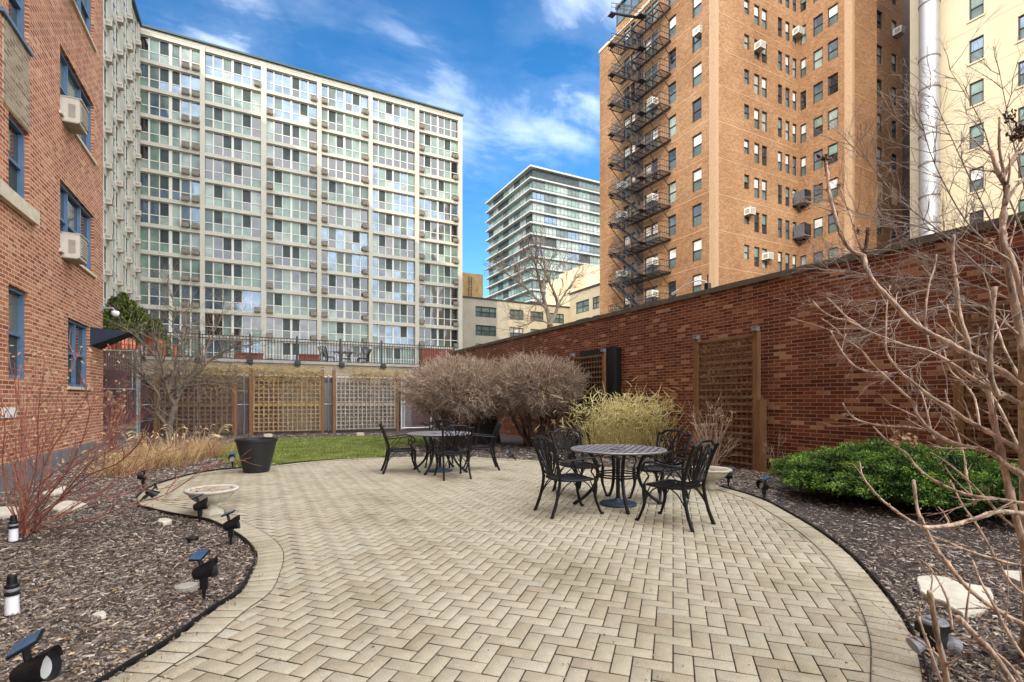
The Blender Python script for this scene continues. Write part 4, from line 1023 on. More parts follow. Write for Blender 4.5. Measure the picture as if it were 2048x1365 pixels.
# ================= terrace =================
YT = 24.3; zT = 3.08
b = MB(); b.box(-12, XG-.02, YT, 60.0, 2.35, zT-.12, 0); b.box(-12, XG-.02, YT-.06, 60.04, zT-.12, zT, 1); b.box(-12, XG-.02, YT+7, YT+7.2, -.02, 2.35, 2)
b.box(XG-.02, 27, 24.5, 60.0, 2.35, zT-.01, 0)
for i in range(7): b.box(-11+i*3.2, -10.6+i*3.2, YT+.02, YT+.4, -.02, 2.35, 0)
build('terrace', b, [M['terrwall'], M['concrete'], M['concdark']], kind='structure')
rl = empty('terrace_railing', (0, YT+.4, zT), label='long black iron railing along the front edge of the terrace', cat='railing')
YR = YT+.35; zr0, zr1 = zT+.06, zT+1.02
px_ = [xon(u, YR) for u in (288, 399, 500, 594, 681, 763, 839, 908)]
for x in px_:
    b = MB(); b.box(x-.04, x+.04, YR-.04, YR+.04, zT-.05, zr1+.1); b.lathe([(0,.16),(.03,.13),(.045,.10)], (x, YR, zr1), 8); b.box(x-.12, x+.12, YT-.12, YR-.03, zT-.20, zT-.005); b.box(x-.09, x+.09, YT-.16, YT-.062, zT-.17, zT-.04); build('post', b, M['rail_black'], rl)
for z in (zr0, zr1-.13, zr1): b = MB(); b.box(-11.8, px_[-1], YR-.018, YR+.018, z-.02, z+.02); build('rail', b, M['rail_black'], rl)
b = MB(); x = -11.8
while x < px_[-1]: b.box(x-.014, x+.014, YR-.014, YR+.014, zr0, zr1-.01); x += .125
build('balusters', b, M['rail_black'], rl)
# terrace planters
def planter(u0, u1, v0, Y, label, m, h=.5):
    x0, x1 = xon(u0, Y), xon(u1, Y); D = Y/(CA-SA*((u0+u1)/2-1024)/F); zt_ = HC+D*(800-v0)/F; zb = zT+.002
    b = MB(); b.box(x0, x1, Y, Y+.5, zb, zt_-.06); b.box(x0-.03, x1+.03, Y-.03, Y+.53, zt_-.06, zt_); b.box(x0+.03, x1-.03, Y+.03, Y+.47, zt_, zt_+.01)
    n = max(2, int((x1-x0)/.2))
    for i in range(1, n): x = x0+(x1-x0)*i/n; b.box(x-.012, x+.012, Y-.012, Y-.001, zb, zt_-.07)
    build('terrace_planter', b, m, at=((x0+x1)/2, Y, zb), label=label, cat='planter', group='planters on the terrace')
planter(470, 526, 706, 25.1, 'rust planter box behind the terrace railing left of the golden trellis', M['terracotta'])
planter(600, 638, 709, 25.1, 'rust planter box behind the terrace railing between the trellis tops', M['terracotta'])
planter(843, 905, 698, 25.3, 'tall rust planter behind the railing above the pruned shrubs', M['terracotta'])
planter(283, 318, 694, 25.4, 'white planter box on the terrace beside the orange chairs', M['white_plastic'])
# adirondack chairs
def adirondack(p, rz, label, first=[None]):
    if first[0] is None:
        t_ = empty('adirondack_chair', (0, 0, 0), label='x', cat='chair', group='plastic chairs on the terrace')
        b = MB()
        for i in range(6): y = -.25+i*.1; b.box(-.27, .27, y, y+.085, .36-.03*i*.6, .385-.03*i*.6)
        build('seat', b, M['orange'], t_)
        b = MB()
        for i in range(6):
            x = -.28+i*.096; hh = .62+.1*math.sin((i+.5)/6*math.pi); MM = Matrix.Translation((0, .30, .28)) @ Matrix.Rotation(-R(24), 4, 'X'); b.box(x, x+.085, 0, .025, 0, hh, 0, MM)
        build('backrest', b, M['orange'], t_)
        for s in (-1, 1):
            b = MB(); b.box(s*.34-.07, s*.34+.07, -.38, .38, .55, .58); build('armrest', b, M['orange'], t_)
            for y in (-.32, .3): b = MB(); b.box(s*.31-.02, s*.31+.02, y-.05, y+.05, 0, .55); build('leg', b, M['orange'], t_)
        first[0] = t_; o = t_
    else: o = copy_tree(first[0])
    o['label'] = label; o.location = p; o.rotation_euler = (0, 0, rz); return o
for u, Y, rz, lb_ in ((258, 26.2, .3, 'orange plastic chair on the terrace in front of the hedge, turned left'), (299, 26.4, -.4, 'orange plastic chair on the terrace behind the bare crabapple branches'), (232, 25.6, 1.2, 'low orange plastic chair nearest the brick building corner'), (325, 25.3, 2.4, 'orange plastic chair at the right end of the terrace seating')):
    adirondack((xon(u, Y), Y, zT+.002), rz, lb_)
# ================= patio chair and table =================
BMt = M['black_metal']
def make_chair():
    t_ = empty('patio_chair', (0, 0, 0), label='x', cat='chair', group='black cast metal chairs around the patio tables')
    W_ = .235
    bx = lambda x, h: Vector((x, -.235-.135*(h**1.25), .44+h*.47))       # a point of the back: x across, h 0..1 up
    for s in (-1, 1):
        b = MB(); b.tube(smoothline([(s*.235,-.345,0), (s*.225,-.29,.14), (s*.218,-.25,.30), (s*.222,-.235,.44), (s*.235,-.27,.60), (s*.252,-.34,.80), (s*.262,-.385,.885)], n=4), [.021]*5+[.020]*19+[.017], 8, flat=.9)
        b.lathe([(0,.02),(.02,.015),(.02,0),(0,0)], (s*.235,-.345,0), 8); build('leg', b, BMt, t_, smooth=True)
        b = MB(); b.tube(smoothline([(s*.238,.315,.0), (s*.232,.285,.05), (s*.215,.235,.20), (s*.222,.235,.32), (s*.235,.225,.42)], n=4), [.022,.019,.017,.016,.016,.017,.017,.018,.019,.021,.023,.025,.025,.024,.022,.021,.02], 8)
        b.lathe([(0,.03),(.022,.02),(.02,0),(0,0)], (s*.238,.318,0), 8); build('leg', b, BMt, t_, smooth=True)
        b = MB(); b.tube(smoothline([bx(s*.235,.42), (s*.262,-.16,.645), (s*.278,.0,.662), (s*.275,.13,.675), (s*.268,.20,.655), (s*.26,.225,.60), (s*.258,.195,.562), (s*.258,.165,.585), (s*.258,.18,.605)], n=4), [.016]*12+[.017]*12+[.014]*9, 8, flat=.7)
        b.tube(smoothline([(s*.26,.215,.585), (s*.25,.16,.52), (s*.24,.20,.46), (s*.235,.225,.42)], n=4), .010, 6)
        b.tube(smoothline([(s*.225,-.2,.47), (s*.245,-.10,.56), (s*.268,-.03,.652)], n=3), .006, 5); build('armrest', b, BMt, t_, smooth=True)
    # seat: rimmed, dished, woven lattice
    sh = lambda x, y: .425+.018*math.cos(x/.24*1.4)*-1+.018*(1-(y/.25)**2)*-1+.012*(y > .18)*-((y-.18)/.07)
    rim = []
    for k in range(32):
        w = 2*math.pi*k/32; ca, sa = math.cos(w), math.sin(w); x = .243*math.copysign(abs(ca)**.45, ca); y = .005+.24*math.copysign(abs(sa)**.5, sa); rim.append(Vector((x, y, sh(x, y)+.006)))
    b = MB(); b.tube(rim+[rim[0]], .013, 6, cap=False)
    for i in range(-9, 10):
        for s in (1, -1):
            pts = []
            for j in range(-6, 7):
                x = i*.045+j*.035; y = s*j*.035
                if abs(x) < .232 and abs(y) < .225: pts.append(Vector((x, y, sh(x, y)+.004*s)))
            if len(pts) > 1: b.tube(pts, .0105, 4, flat=.5)
    for j in range(-3, 4): b.tube([Vector((x/10*.232, j*.07, sh(x/10*.232, j*.07)+.002)) for x in range(-10, 11, 4)], .008, 4, flat=.5)
    build('seat', b, BMt, t_, smooth=True)
    # back: crested top rail, lower rail and a fan of scrolls
    b = MB()
    b.tube(smoothline([bx(-.262,.93), bx(-.215,.90), bx(-.16,.955), bx(-.11,1.0), bx(0,1.01), bx(.11,1.0), bx(.16,.955), bx(.215,.90), bx(.262,.93)], n=3), .016, 6)
    b.tube(smoothline([bx(-.225,.14), bx(-.15,.06), bx(0,.03), bx(.15,.06), bx(.225,.14)], n=3), .015, 6)
    def sc_(P, r=.0112): b.tube(smoothline([bx(x, h) for x, h in P], n=4), r, 5, flat=.8)
    for s in (-1, 1):
        sc_([(s*.01,.05), (s*.03,.35), (s*.02,.62), (s*.045,.86), (s*.085,.93), (s*.105,.85), (s*.075,.80)])
        sc_([(s*.015,.06), (s*.07,.32), (s*.10,.60), (s*.15,.80), (s*.195,.80), (s*.20,.70), (s*.165,.68), (s*.16,.73)])
        sc_([(s*.02,.07), (s*.10,.22), (s*.15,.42), (s*.205,.55), (s*.225,.48), (s*.205,.40), (s*.18,.44)])
        sc_([(s*.03,.08), (s*.10,.10), (s*.15,.22), (s*.20,.30), (s*.215,.22), (s*.19,.17)])
        sc_([(s*.06,.30), (s*.13,.55), (s*.10,.72), (s*.05,.68)], .0072); sc_([(s*.03,.45), (s*.07,.62), (s*.12,.80), (s*.16,.90)], .0072); sc_([(s*.09,.2), (s*.16,.34), (s*.21,.66)], .0072)
    sc_([(0,.05), (-.012,.4), (0,.72), (.012,.4), (0,.05)], .007); sc_([(-.05,.86), (0,.74), (.05,.86)], .007)
    build('backrest', b, BMt, t_, smooth=True)
    for s in (-1, 1):
        b = MB(); b.tube(smoothline([(s*.222,-.27,.20), (s*.21,-.17,.34), (s*.20,-.06,.405)], n=4), .0075, 5); b.tube(smoothline([(s*.218,-.268,.20), (s*.13,-.245,.34), (s*.06,-.23,.405)], n=4), .0075, 5); build('brace', b, BMt, t_, smooth=True)
        b = MB(); b.tube(smoothline([(s*.214,.235,.22), (s*.205,.15,.35), (s*.20,.06,.405)], n=4), .0075, 5); b.tube(smoothline([(s*.21,.235,.22), (s*.13,.232,.35), (s*.06,.23,.405)], n=4), .0075, 5); build('brace', b, BMt, t_, smooth=True)
    return t_
def make_table():
    t_ = empty('patio_table', (0, 0, 0), label='x', cat='table', group='round black metal patio tables')
    b = MB(); Rr = .61; z = .715
    b.lathe([(Rr-.045, z-.004), (Rr-.045, z+.006), (Rr-.01, z+.008), (Rr, z), (Rr-.008, z-.014), (Rr-.045, z-.012), (Rr-.045, z-.004)], (0,0,0), 64)
    b.lathe([(.035, z+.006), (.075, z+.006), (.075, z-.008), (.035, z-.008), (.035, z+.006)], (0,0,0), 24)
    y = -.52
    while y < .55:
        L = math.sqrt(max(0, (Rr-.04)**2-y*y))
        for xa_, xb_ in ((-L, -.205), (-.195, -.005), (.005, .195), (.205, L)):
            if xb_-xa_ > .02 and not (abs(y) < .06 and xa_ < .05 and xb_ > -.05): b.box(xa_, xb_, y-.026, y+.026, z-.004, z+.004)
        y += .08
    for x in (-.4, -.2, 0, .2, .4): L = math.sqrt((Rr-.04)**2-x*x); b.box(x-.014, x+.014, -L, L, z-.014, z-.0045)
    build('tabletop', b, M['table_metal'], t_)
    for k in range(4):
        a_ = math.pi/2*k+R(-27.3-90-40); c_, s_ = math.cos(a_), math.sin(a_); b = MB()
        P = [(.40,.70), (.32,.60), (.27,.46), (.265,.36), (.32,.22), (.43,.10), (.56,.015)]
        b.tube(smoothline([(r_*c_, r_*s_, zz) for r_, zz in P], n=4), [.024]*14+[.022]*5+[.021]*3+[.024]*3, 8); b.lathe([(0,.03),(.026,.022),(.022,0),(0,0)], (.56*c_,.56*s_,0), 10); build('leg', b, BMt, t_, smooth=True)
    b = MB()
    for r_, z_ in ((.27, .40), (.27, .37)): b.tube([(r_*math.cos(w/24*2*math.pi), r_*math.sin(w/24*2*math.pi), z_) for w in range(25)], .011, 6, cap=False)
    b.tube([(.38*math.cos(w/24*2*math.pi), .38*math.sin(w/24*2*math.pi), .68) for w in range(25)], .012, 6, cap=False)
    build('leg_ring', b, BMt, t_, smooth=True); return t_
def make_base():
    t_ = empty('umbrella_base', (0, 0, 0), label='x', cat='umbrella base', group='iron umbrella bases under the tables')
    b = MB(); b.lathe([(0,.085),(.04,.085),(.045,.06),(.10,.052),(.11,.04),(.16,.036),(.235,.022),(.24,0),(0,0)], (0,0,0), 48); build('base_plate', b, M['blue_base'], t_, smooth=True)
    b = MB(); b.tube([(0,0,.06), (0,0,.60)], .027, 14); b.tube([(.02,0,.3), (.075,0,.3)], .008, 6); b.lathe([(0,.012),(.016,.008),(.016,-.008),(0,-.012)], (.08,0,.3), 10); build('pole', b, M['plastic_black'], t_, smooth=False); return t_
ch0 = make_chair(); tb0 = make_table(); ub0 = make_base(); used = {}
def place(o, p, rz, label):
    c = o if o.name not in used else copy_tree(o); used[o.name] = 1
    if c is o: KID[o.name] = kids(o)
    c.location = (p[0], p[1], p[2] if len(p) > 2 else .003); c.rotation_euler = (0, 0, rz); c['label'] = label; return c
for o in (ch0, tb0, ub0):
    KID[o.name] = kids(o)
    for k_ in KID[o.name]: KID[k_.name] = []
tA, tB = gp(1236, 1009), gp(880, 942.5)
place(tb0, tA, R(40), 'round black metal table nearer the camera, beside the tall wall trellis'); place(tb0, tB, .35, 'round black metal table farther off, by the lawn')
place(ub0, tA, .5, 'blue-grey umbrella base under the nearer table'); place(ub0, tB, 2.2, 'dark umbrella base under the farther table')
def chair_by_feet(rear, front, label):
    r_ = (gp(*rear[0])+gp(*rear[1]))/2; f_ = (gp(*front[0])+gp(*front[1]))/2; d = (f_-r_).normalized(); c = (r_+f_)/2
    place(ch0, c, math.atan2(d.y, d.x)-math.pi/2, label)
chair_by_feet(((1075,1021),(1114,1036)), ((1202,1028),(1161,1013)), 'front left chair of the nearer table, facing right')
chair_by_feet(((1108,984),(1167,980)), ((1216,992),(1150,998)), 'back left chair of the nearer table, its scrolled back catching the light')
chair_by_feet(((1313,986),(1376,999.5)), ((1257,997),(1322,1010)), 'back right chair of the nearer table, in front of the yellow grass')
chair_by_feet(((1370,1062),(1421,1046.6)), ((1274,1042.5),(1329,1029)), 'front right chair of the nearer table, closest to the camera')
chair_by_feet(((768,942),(773,948)), ((829,939.5),(838,945)), 'chair at the left of the farther table, seen from its side')
chair_by_feet(((884.5,962),(943,957.5)), ((868,951),(923,948)), 'chair of the farther table with its back to the camera')
chair_by_feet(((995.5,941),(984.5,935)), ((935,942.6),(927,936)), 'chair at the right of the farther table, facing left')
chair_by_feet(((903,929),(862,928)), ((895,936),(856,935)), 'chair behind the farther table, facing the camera')
for u, Y, rz, lb_ in ((655, 26.5, -.9, 'black metal chair on the terrace, left of the terrace table'), (726, 26.6, 1.6, 'black metal chair on the terrace, right of the terrace table')): place(ch0, (xon(u, Y), Y, zT+.003), rz, lb_)
place(tb0, (xon(690, 26.9), 26.9, zT+.003), .4, 'round black metal table up on the terrace behind the railing')
# covered grill under the shrubs
gr = empty('covered_grill', gp(962, 886), label='grill under a black cover among the stems of the pruned shrubs', cat='grill')
p = gp(962, 886); b = MB()
b.poly([p+Vector(q) for q in ((-.75,-.3,0), (.55,-.3,0), (.42,-.27,.85), (-.25,-.27,.9))]); b.poly([p+Vector(q) for q in ((-.75,.3,0), (-.25,.27,.9), (.42,.27,.85), (.55,.3,0))])
b.poly([p+Vector(q) for q in ((-.75,.3,0), (-.75,-.3,0), (-.25,-.27,.9), (-.25,.27,.9))]); b.poly([p+Vector(q) for q in ((.55,-.3,0), (.55,.3,0), (.42,.27,.85), (.42,-.27,.85))]); b.poly([p+Vector(q) for q in ((-.25,-.27,.9), (.42,-.27,.85), (.42,.27,.85), (-.25,.27,.9))])
build('cover', b, M['plastic_black'], gr)
b = MB(); b.box(p.x-.12, p.x+.3, p.y-.22, p.y+.22, .905, .95); build('lid', b, M['white_plastic'], gr)
# ================= pots, urns =================
p = gp(513, 944); b = MB()
b.lathe([(0,.02),(.215,0),(.222,.02),(.345,.57),(.362,.575),(.365,.62),(.335,.622),(.328,.57),(.31,.50),(0,.50)], p, 56)
for z in (.2, .215): pass
bp_ = empty('planter_pot', p, label='big black tapered planter pot standing by the lawn', cat='planter')
build('pot', b, M['planter_black'], bp_, smooth=False); b = MB(); b.lathe([(0,.515),(.31,.505)], p, 40); build('soil', b, M['mulch'], bp_)
def urn(p, Rb, label):  # foot, stem and wide fluted bowl
    t_ = empty('stone_urn', p, label=label, cat='urn', group='low cast stone urns'); k = Rb/.32; b = MB()
    b.lathe([(0,0),(.135*k,0),(.14*k,.025),(.12*k,.045),(.085*k,.06),(.062*k,.085),(.066*k,.105),(.12*k,.125)], p, 40); b.box(p.x-.14*k, p.x+.14*k, p.y-.14*k, p.y+.14*k, -.01, .012); build('foot', b, M['urn'], t_, smooth=True)
    b = MB(); b.lathe([(.06*k,.115),(.13*k,.125),(.21*k,.155),(.26*k,.20),(.275*k,.232)], p, 64, wob=.018); b.lathe([(.272*k,.232),(.30*k,.238),(.325*k,.252),(.33*k,.268),(.315*k,.278),(.275*k,.272),(.26*k,.255),(.20*k,.24),(0,.235)], p, 64); build('bowl', b, M['urn'], t_, smooth=True)
    b = MB(); b.lathe([(0,.268),(.15*k,.266),(.27*k,.262)], p, 40)
    r_ = random.Random(4)
    for i in range(420):
        a_, q = r_.uniform(0, 6.28), .24*k*math.sqrt(r_.random()); c = p+Vector((q*math.cos(a_), q*math.sin(a_), (.268))); t2 = r_.uniform(0, 3.14); d = Vector((math.cos(t2), math.sin(t2), r_.uniform(-.2,.3)))*r_.uniform(.01,.03); b.tube([c-d, c+d], [.006, .003], 4, 1)
    build('soil', b, [M['mulch'], M['lathpale']], t_); t_.scale = (1, 1, 1.08)
urn(gp(424, 1027), .278, 'cast stone urn planter on the paving at the left, full of soil'); urn(gp(1420, 976), .305, 'cast stone urn planter behind the nearer table chairs at the right')
# ================= solar spotlights =================
def spot(name_lb, px, head_az, tilt=0, s=1.0, lean=0, pan=(0, .35, 0), first=[None]):
    p = gp(*px)
    if first[0] is None:
        t_ = empty('solar_spotlight', (0,0,0), label='x', cat='spotlight', group='black solar spotlights round the patio beds')
        b = MB(); b.tube([(0,0,-.05), (0,0,.13)], [.006, .016], 8); b.box(-.02, .02, -.012, .012, .05, .13); build('stake', b, M['plastic_black'], t_)
        b = MB(); MM = Matrix.Translation((0,0,.155)) @ Matrix.Rotation(R(72), 4, 'Y')
        L = [(0,-.055),(.03,-.055),(.04,-.03),(.045,.02),(.055,.055),(.05,.055),(.042,.03),(0,.028)]; q = MB(); q.lathe(L, (0,0,0), 20); n = len(b.v); b.v += [tuple(MM @ Vector(v)) for v in q.v]; b.f += [tuple(n+i for i in f) for f in q.f]; b.m += q.m
        for k in range(7):           # the visor over the lens
            a_ = math.pi*(.5+.0)+math.pi*(k-3)/7*1.1+math.pi/2; a2 = a_+math.pi/7*1.1
            A_, B_ = MM @ Vector((.055*math.cos(a_), .055*math.sin(a_), .05)), MM @ Vector((.055*math.cos(a2), .055*math.sin(a2), .05)); e = .05
            C_, D_ = MM @ Vector((.06*math.cos(a2), .06*math.sin(a2), .05+e*(1-abs(k-2.5)/4.5))), MM @ Vector((.06*math.cos(a_), .06*math.sin(a_), .05+e*(1-abs(k-3.5)/4.5))); b.quad(A_, B_, C_, D_)
        b.box(-.03, .03, -.03, .03, .12, .16); build('lamp_head', b, M['plastic_black'], t_)
        b = MB(); q = MB(); q.lathe([(0,.031),(.042,.031)], (0,0,0), 20); b.v = [tuple(MM @ Vector(v)) for v in q.v]; b.f = q.f; b.m = q.m; build('lens', b, M['lens'], t_)
        b = MB(); b.tube([(-.01,0,.17), (-.025,0,.24)], .012, 8); build('arm', b, M['plastic_black'], t_)
        pv = empty('tmp', (-.025, 0, .25)); b = MB(); b.box(-.07,.025,-.042,.042,.246,.256); pn = build('solar_panel', b, M['plastic_black'], pv); pn.parent = t_; pn.location = (-.025, 0, .25)
        b = MB(); b.box(-.065,-.024,-.037,.037,.256,.259); b.box(-.021,.020,-.037,.037,.256,.259); sc2 = build('solar_cells', b, M['solar'], pv); sc2.parent = pn; bpy.data.objects.remove(pv)
        first[0] = t_; KID[t_.name] = kids(t_); o = t_
    else: o = copy_tree(first[0])
    o.location = p; o.rotation_euler = (lean, tilt, head_az); o.scale = (s, s, s); o['label'] = name_lb
    for ch in bpy.data.objects:
        if ch.parent == o and ch.name.startswith('solar_panel'): ch.rotation_euler = pan
for a_ in (('solar spotlight with a bright blue panel in the middle of the left mulch bed', (408,1195), -.25, 0, 1.15, 0, (.55, -.1, -.55)),
    ('solar spotlight at the tip of the left mulch bed, on the paving curve', (462,1086), -.2, .0, 1.1, 0, (0, -.35, 0)), ('solar spotlight in front of the left stone urn', (400,1043), -.1, .0, 1.1, 0, (0, -.4, 0)),
    ('solar spotlight tipped over at the paving edge left of the stone urn', (279,1003), .4, .9, 1.0), ('solar spotlight in the mulch below the tan grass clump', (286,975), 2.6, 0, 1.0),
    ('solar spotlight beside the big black planter pot', (465,936), -1.7, 0, 1.1), ('solar spotlight in the bottom left corner of the photo', (66,1428), -.35, 0, 1.2, 0, (.2, -.5, .3)),
    ('solar spotlight at the paving edge below the evergreen shrub', (1528,998), 2.9, 0, 1.1), ('solar spotlight beside the right stone urn', (1457,972), 2.6, 0, 1.0),
    ('solar spotlight lying in the mulch behind the farther table chairs', (1032,921), 2.8, .7, 1.0)): spot(*a_)
p = gp(1868, 1345); tl = empty('twin_spotlight', p, label='black twin garden light with a round grey top under the bare branches', cat='spotlight')
b = MB(); b.tube([p+Vector((0,0,-.04)), p+Vector((0,0,.14))], .014, 8); build('stake', b, M['grey_plastic'], tl)
b = MB(); b.box(p.x-.045, p.x+.045, p.y-.04, p.y+.04, .12, .245); b.box(p.x-.075, p.x+.075, p.y-.05, p.y+.05, .205, .25); build('housing', b, M['plastic_black'], tl)
b = MB(); b.lathe([(0,.272),(.03,.272),(.034,.262),(.055,.26),(.06,.25),(0,.25)], p, 28); build('round_cap', b, M['grey_plastic'], tl)
for s in (-1, 1):
    q = p+Vector((CA,-SA,0))*s*.075; b = MB(); b.tube([q+Vector((CA,-SA,0))*-s*.03+Vector((0,0,.14)), q+Vector((0,0,.145)), q+Vector((CA,-SA,0))*s*.03+Vector((0,0,.13))], [.022,.034,.04], 14); build('lamp_head', b, M['grey_plastic'], tl)
def pathlight(px, label, lean=.08):
    p = gp(*px); t_ = empty('path_light', p, label=label, cat='path light', group='white-bodied path lights at the left edge'); k = 1.0
    b = MB(); b.lathe([(0,0),(.033,0),(.035,.01),(.033,.12),(0,.12)], p, 20); build('body', b, M['white_plastic'], t_)
    b = MB(); b.lathe([(0,.12),(.038,.12),(.038,.133),(.028,.138),(.028,.165),(.037,.17),(.037,.182),(.026,.19),(.023,.24),(.016,.245),(0,.245)], p, 20); build('cap', b, M['plastic_black'], t_)
    b = MB(); b.lathe([(.029,.142),(.033,.147),(.033,.158),(.029,.163)], p, 20); build('band', b, M['grey_plastic'], t_)
pathlight((24, 1228), 'white-bodied path light nearer the camera at the left edge'); pathlight((27, 1082), 'white-bodied path light at the foot of the red-stemmed shrub')
# wall lamp on an arm above the garden wall
wl = empty('wall_lamp', (XG+.1, yon(1409, XG), 3.8), label='small lamp on a curved white arm above the garden wall coping', cat='lamp')
yl = yon(1409, XG); zl_ = 3.8; b = MB(); b.tube(smoothline([(XG+.1, yl, zl_), (XG+.1, yl, zl_+.16), (XG+.08, yl+.25, zl_+.26), (XG+.05, yl+.62, zl_+.22), (XG+.03, yl+.85, zl_+.12)], n=4), .014, 6); build('arm', b, M['white_plastic'], wl)
b = MB(); b.tube([(XG+.03, yl+.80, zl_+.15), (XG+.02, yl+.98, zl_+.08)], [.02,.035], 8); build('lamp_head', b, M['white_plastic'], wl)
b = MB(); b.box(XG+.05, XG+.15, yl-.05, yl+.05, 3.79, 3.95); b.tube([(XG+.1, yl, 3.95), (XG+.1, yl, 4.15)], .012, 5); build('junction_box', b, M['plastic_black'], wl)
# small white blocks in the far bed
for u, v, lb_ in ((536, 873, 'small white block in the far bed behind the black planter pot'), (720, 870.5, 'small white block in the far bed in front of the pale trellis')):
    p = gp(u, v); b = MB(); b.box(p.x-.14, p.x+.14, p.y-.1, p.y+.1, -.03, .08); b.box(p.x-.13, p.x+.13, p.y-.09, p.y+.09, .08, .09); build('edging_block', b, M['limestone'], at=p, label=lb_, cat='block')
# ================= plants =================
def grow(mb, p, d, L, r, n, rg_, k=5, spread=.5, up=.0, kink=.22, rmin=.0015, ratio=.72, kids_=(2, 3), seg=4, gravity=None):
    """one limb of bent segments, then side limbs along it"""
    pts = [p]; d = d.normalized(); q = p
    for i in range(seg):
        d = (d+Vector((rg_.gauss(0, kink), rg_.gauss(0, kink), rg_.gauss(0, kink)+up))).normalized()
        q = q+d*(L/seg); pts.append(q)
    rr = [max(rmin, r*(1-.55*i/seg)) for i in range(seg+1)]
    mb.tube(pts, rr, k if r > .006 else 4 if r > .003 else 3, cap=r > .004)
    if n <= 0: return
    for _ in range(rg_.randint(*kids_)+1):
        t_ = rg_.uniform(.25, 1.0); i = min(seg-1, int(t_*seg)); a = pts[i].lerp(pts[i+1], t_*seg-i); dd = (pts[i+1]-pts[i]).normalized()
        o = Vector((rg_.gauss(0,1), rg_.gauss(0,1), rg_.gauss(0,1))); o = (o-dd*o.dot(dd)).normalized()
        grow(mb, a, dd+o*rg_.uniform(spread*.6, spread*1.5), L*ratio*rg_.uniform(.65, 1.1), rr[i]*.62, n-1, rg_, k, spread, up, kink, rmin, ratio, kids_, max(2, seg-1))
def plant(name, mats, p, label, cat, group=None): return empty(name, p, label=label, cat=cat, **({'group': group} if group else {}))
# --- crabapple in the left bed ---
rp = random.Random(21); D0 = 15.9; base = gp(337, 884); tr = plant('bare_tree', None, base, 'bare multi-stemmed crabapple tree in the left bed before the brown trellis', 'tree')
P_ = lambda u, v, D=D0: at(u, v, D)
mb = MB(); tk = MB()
limbs = [([(337,884),(339,850),(350,812)], .12, .09, 0), ([(350,812),(340.6,795),(333.6,771),(326.6,738),(319.5,710),(310,675)], .07, .03, -.5), ([(350,812),(358,790),(366,766),(392,748),(411,729),(434,710),(470,694),(505,690)], .06, .02, .5), ([(354,795),(359,762),(350,729),(364,687),(369,659),(372,620)], .05, .02, .8),
         ([(337,860),(328,845),(312.5,823),(317,792),(303,771),(290,757),(280,745),(262,728)], .055, .02, -.9), ([(360,775),(385,772),(415,768),(450,766),(480,762)], .03, .012, -.3), ([(326,738),(312,716),(300,700),(270,672),(248,655)], .03, .012, .9), ([(411,729),(412,700),(425,670),(440,640),(450,600)], .025, .01, .3), ([(364,687),(345,655),(352,620),(340,585),(335,565)], .025, .01, -.3), ([(333.6,771),(350,752),(364,742)], .02, .01, .2)]
for L, r0, r1, dz in limbs:
    n_ = len(L); pts = [P_(u, v, D0+dz*(i/(n_-1))) for i, (u, v) in enumerate(L)]; pts = smoothline(pts, n=3); rr = [r0+(r1-r0)*i/(len(pts)-1) for i in range(len(pts))]
    (tk if r0 >= .1 else mb).tube(pts, rr, 7)
    if r0 < .1:
        for i in range(3, len(pts)):
            if True:
                for _ in range(2):
                    dd = (pts[i]-pts[i-1]).normalized(); o = Vector((rp.gauss(0,1), rp.gauss(0,.8), rp.gauss(.3,.8))).normalized(); grow(mb, pts[i], dd*.7+o*.8, rp.uniform(.45,.85), rr[i]*.35+.003, 2, rp, 4, .6, .06, .16, .0028, .68, (1, 3), 3)
build('trunk', tk, M['bark'], tr, smooth=True); build('branches', mb, M['bark'], tr)
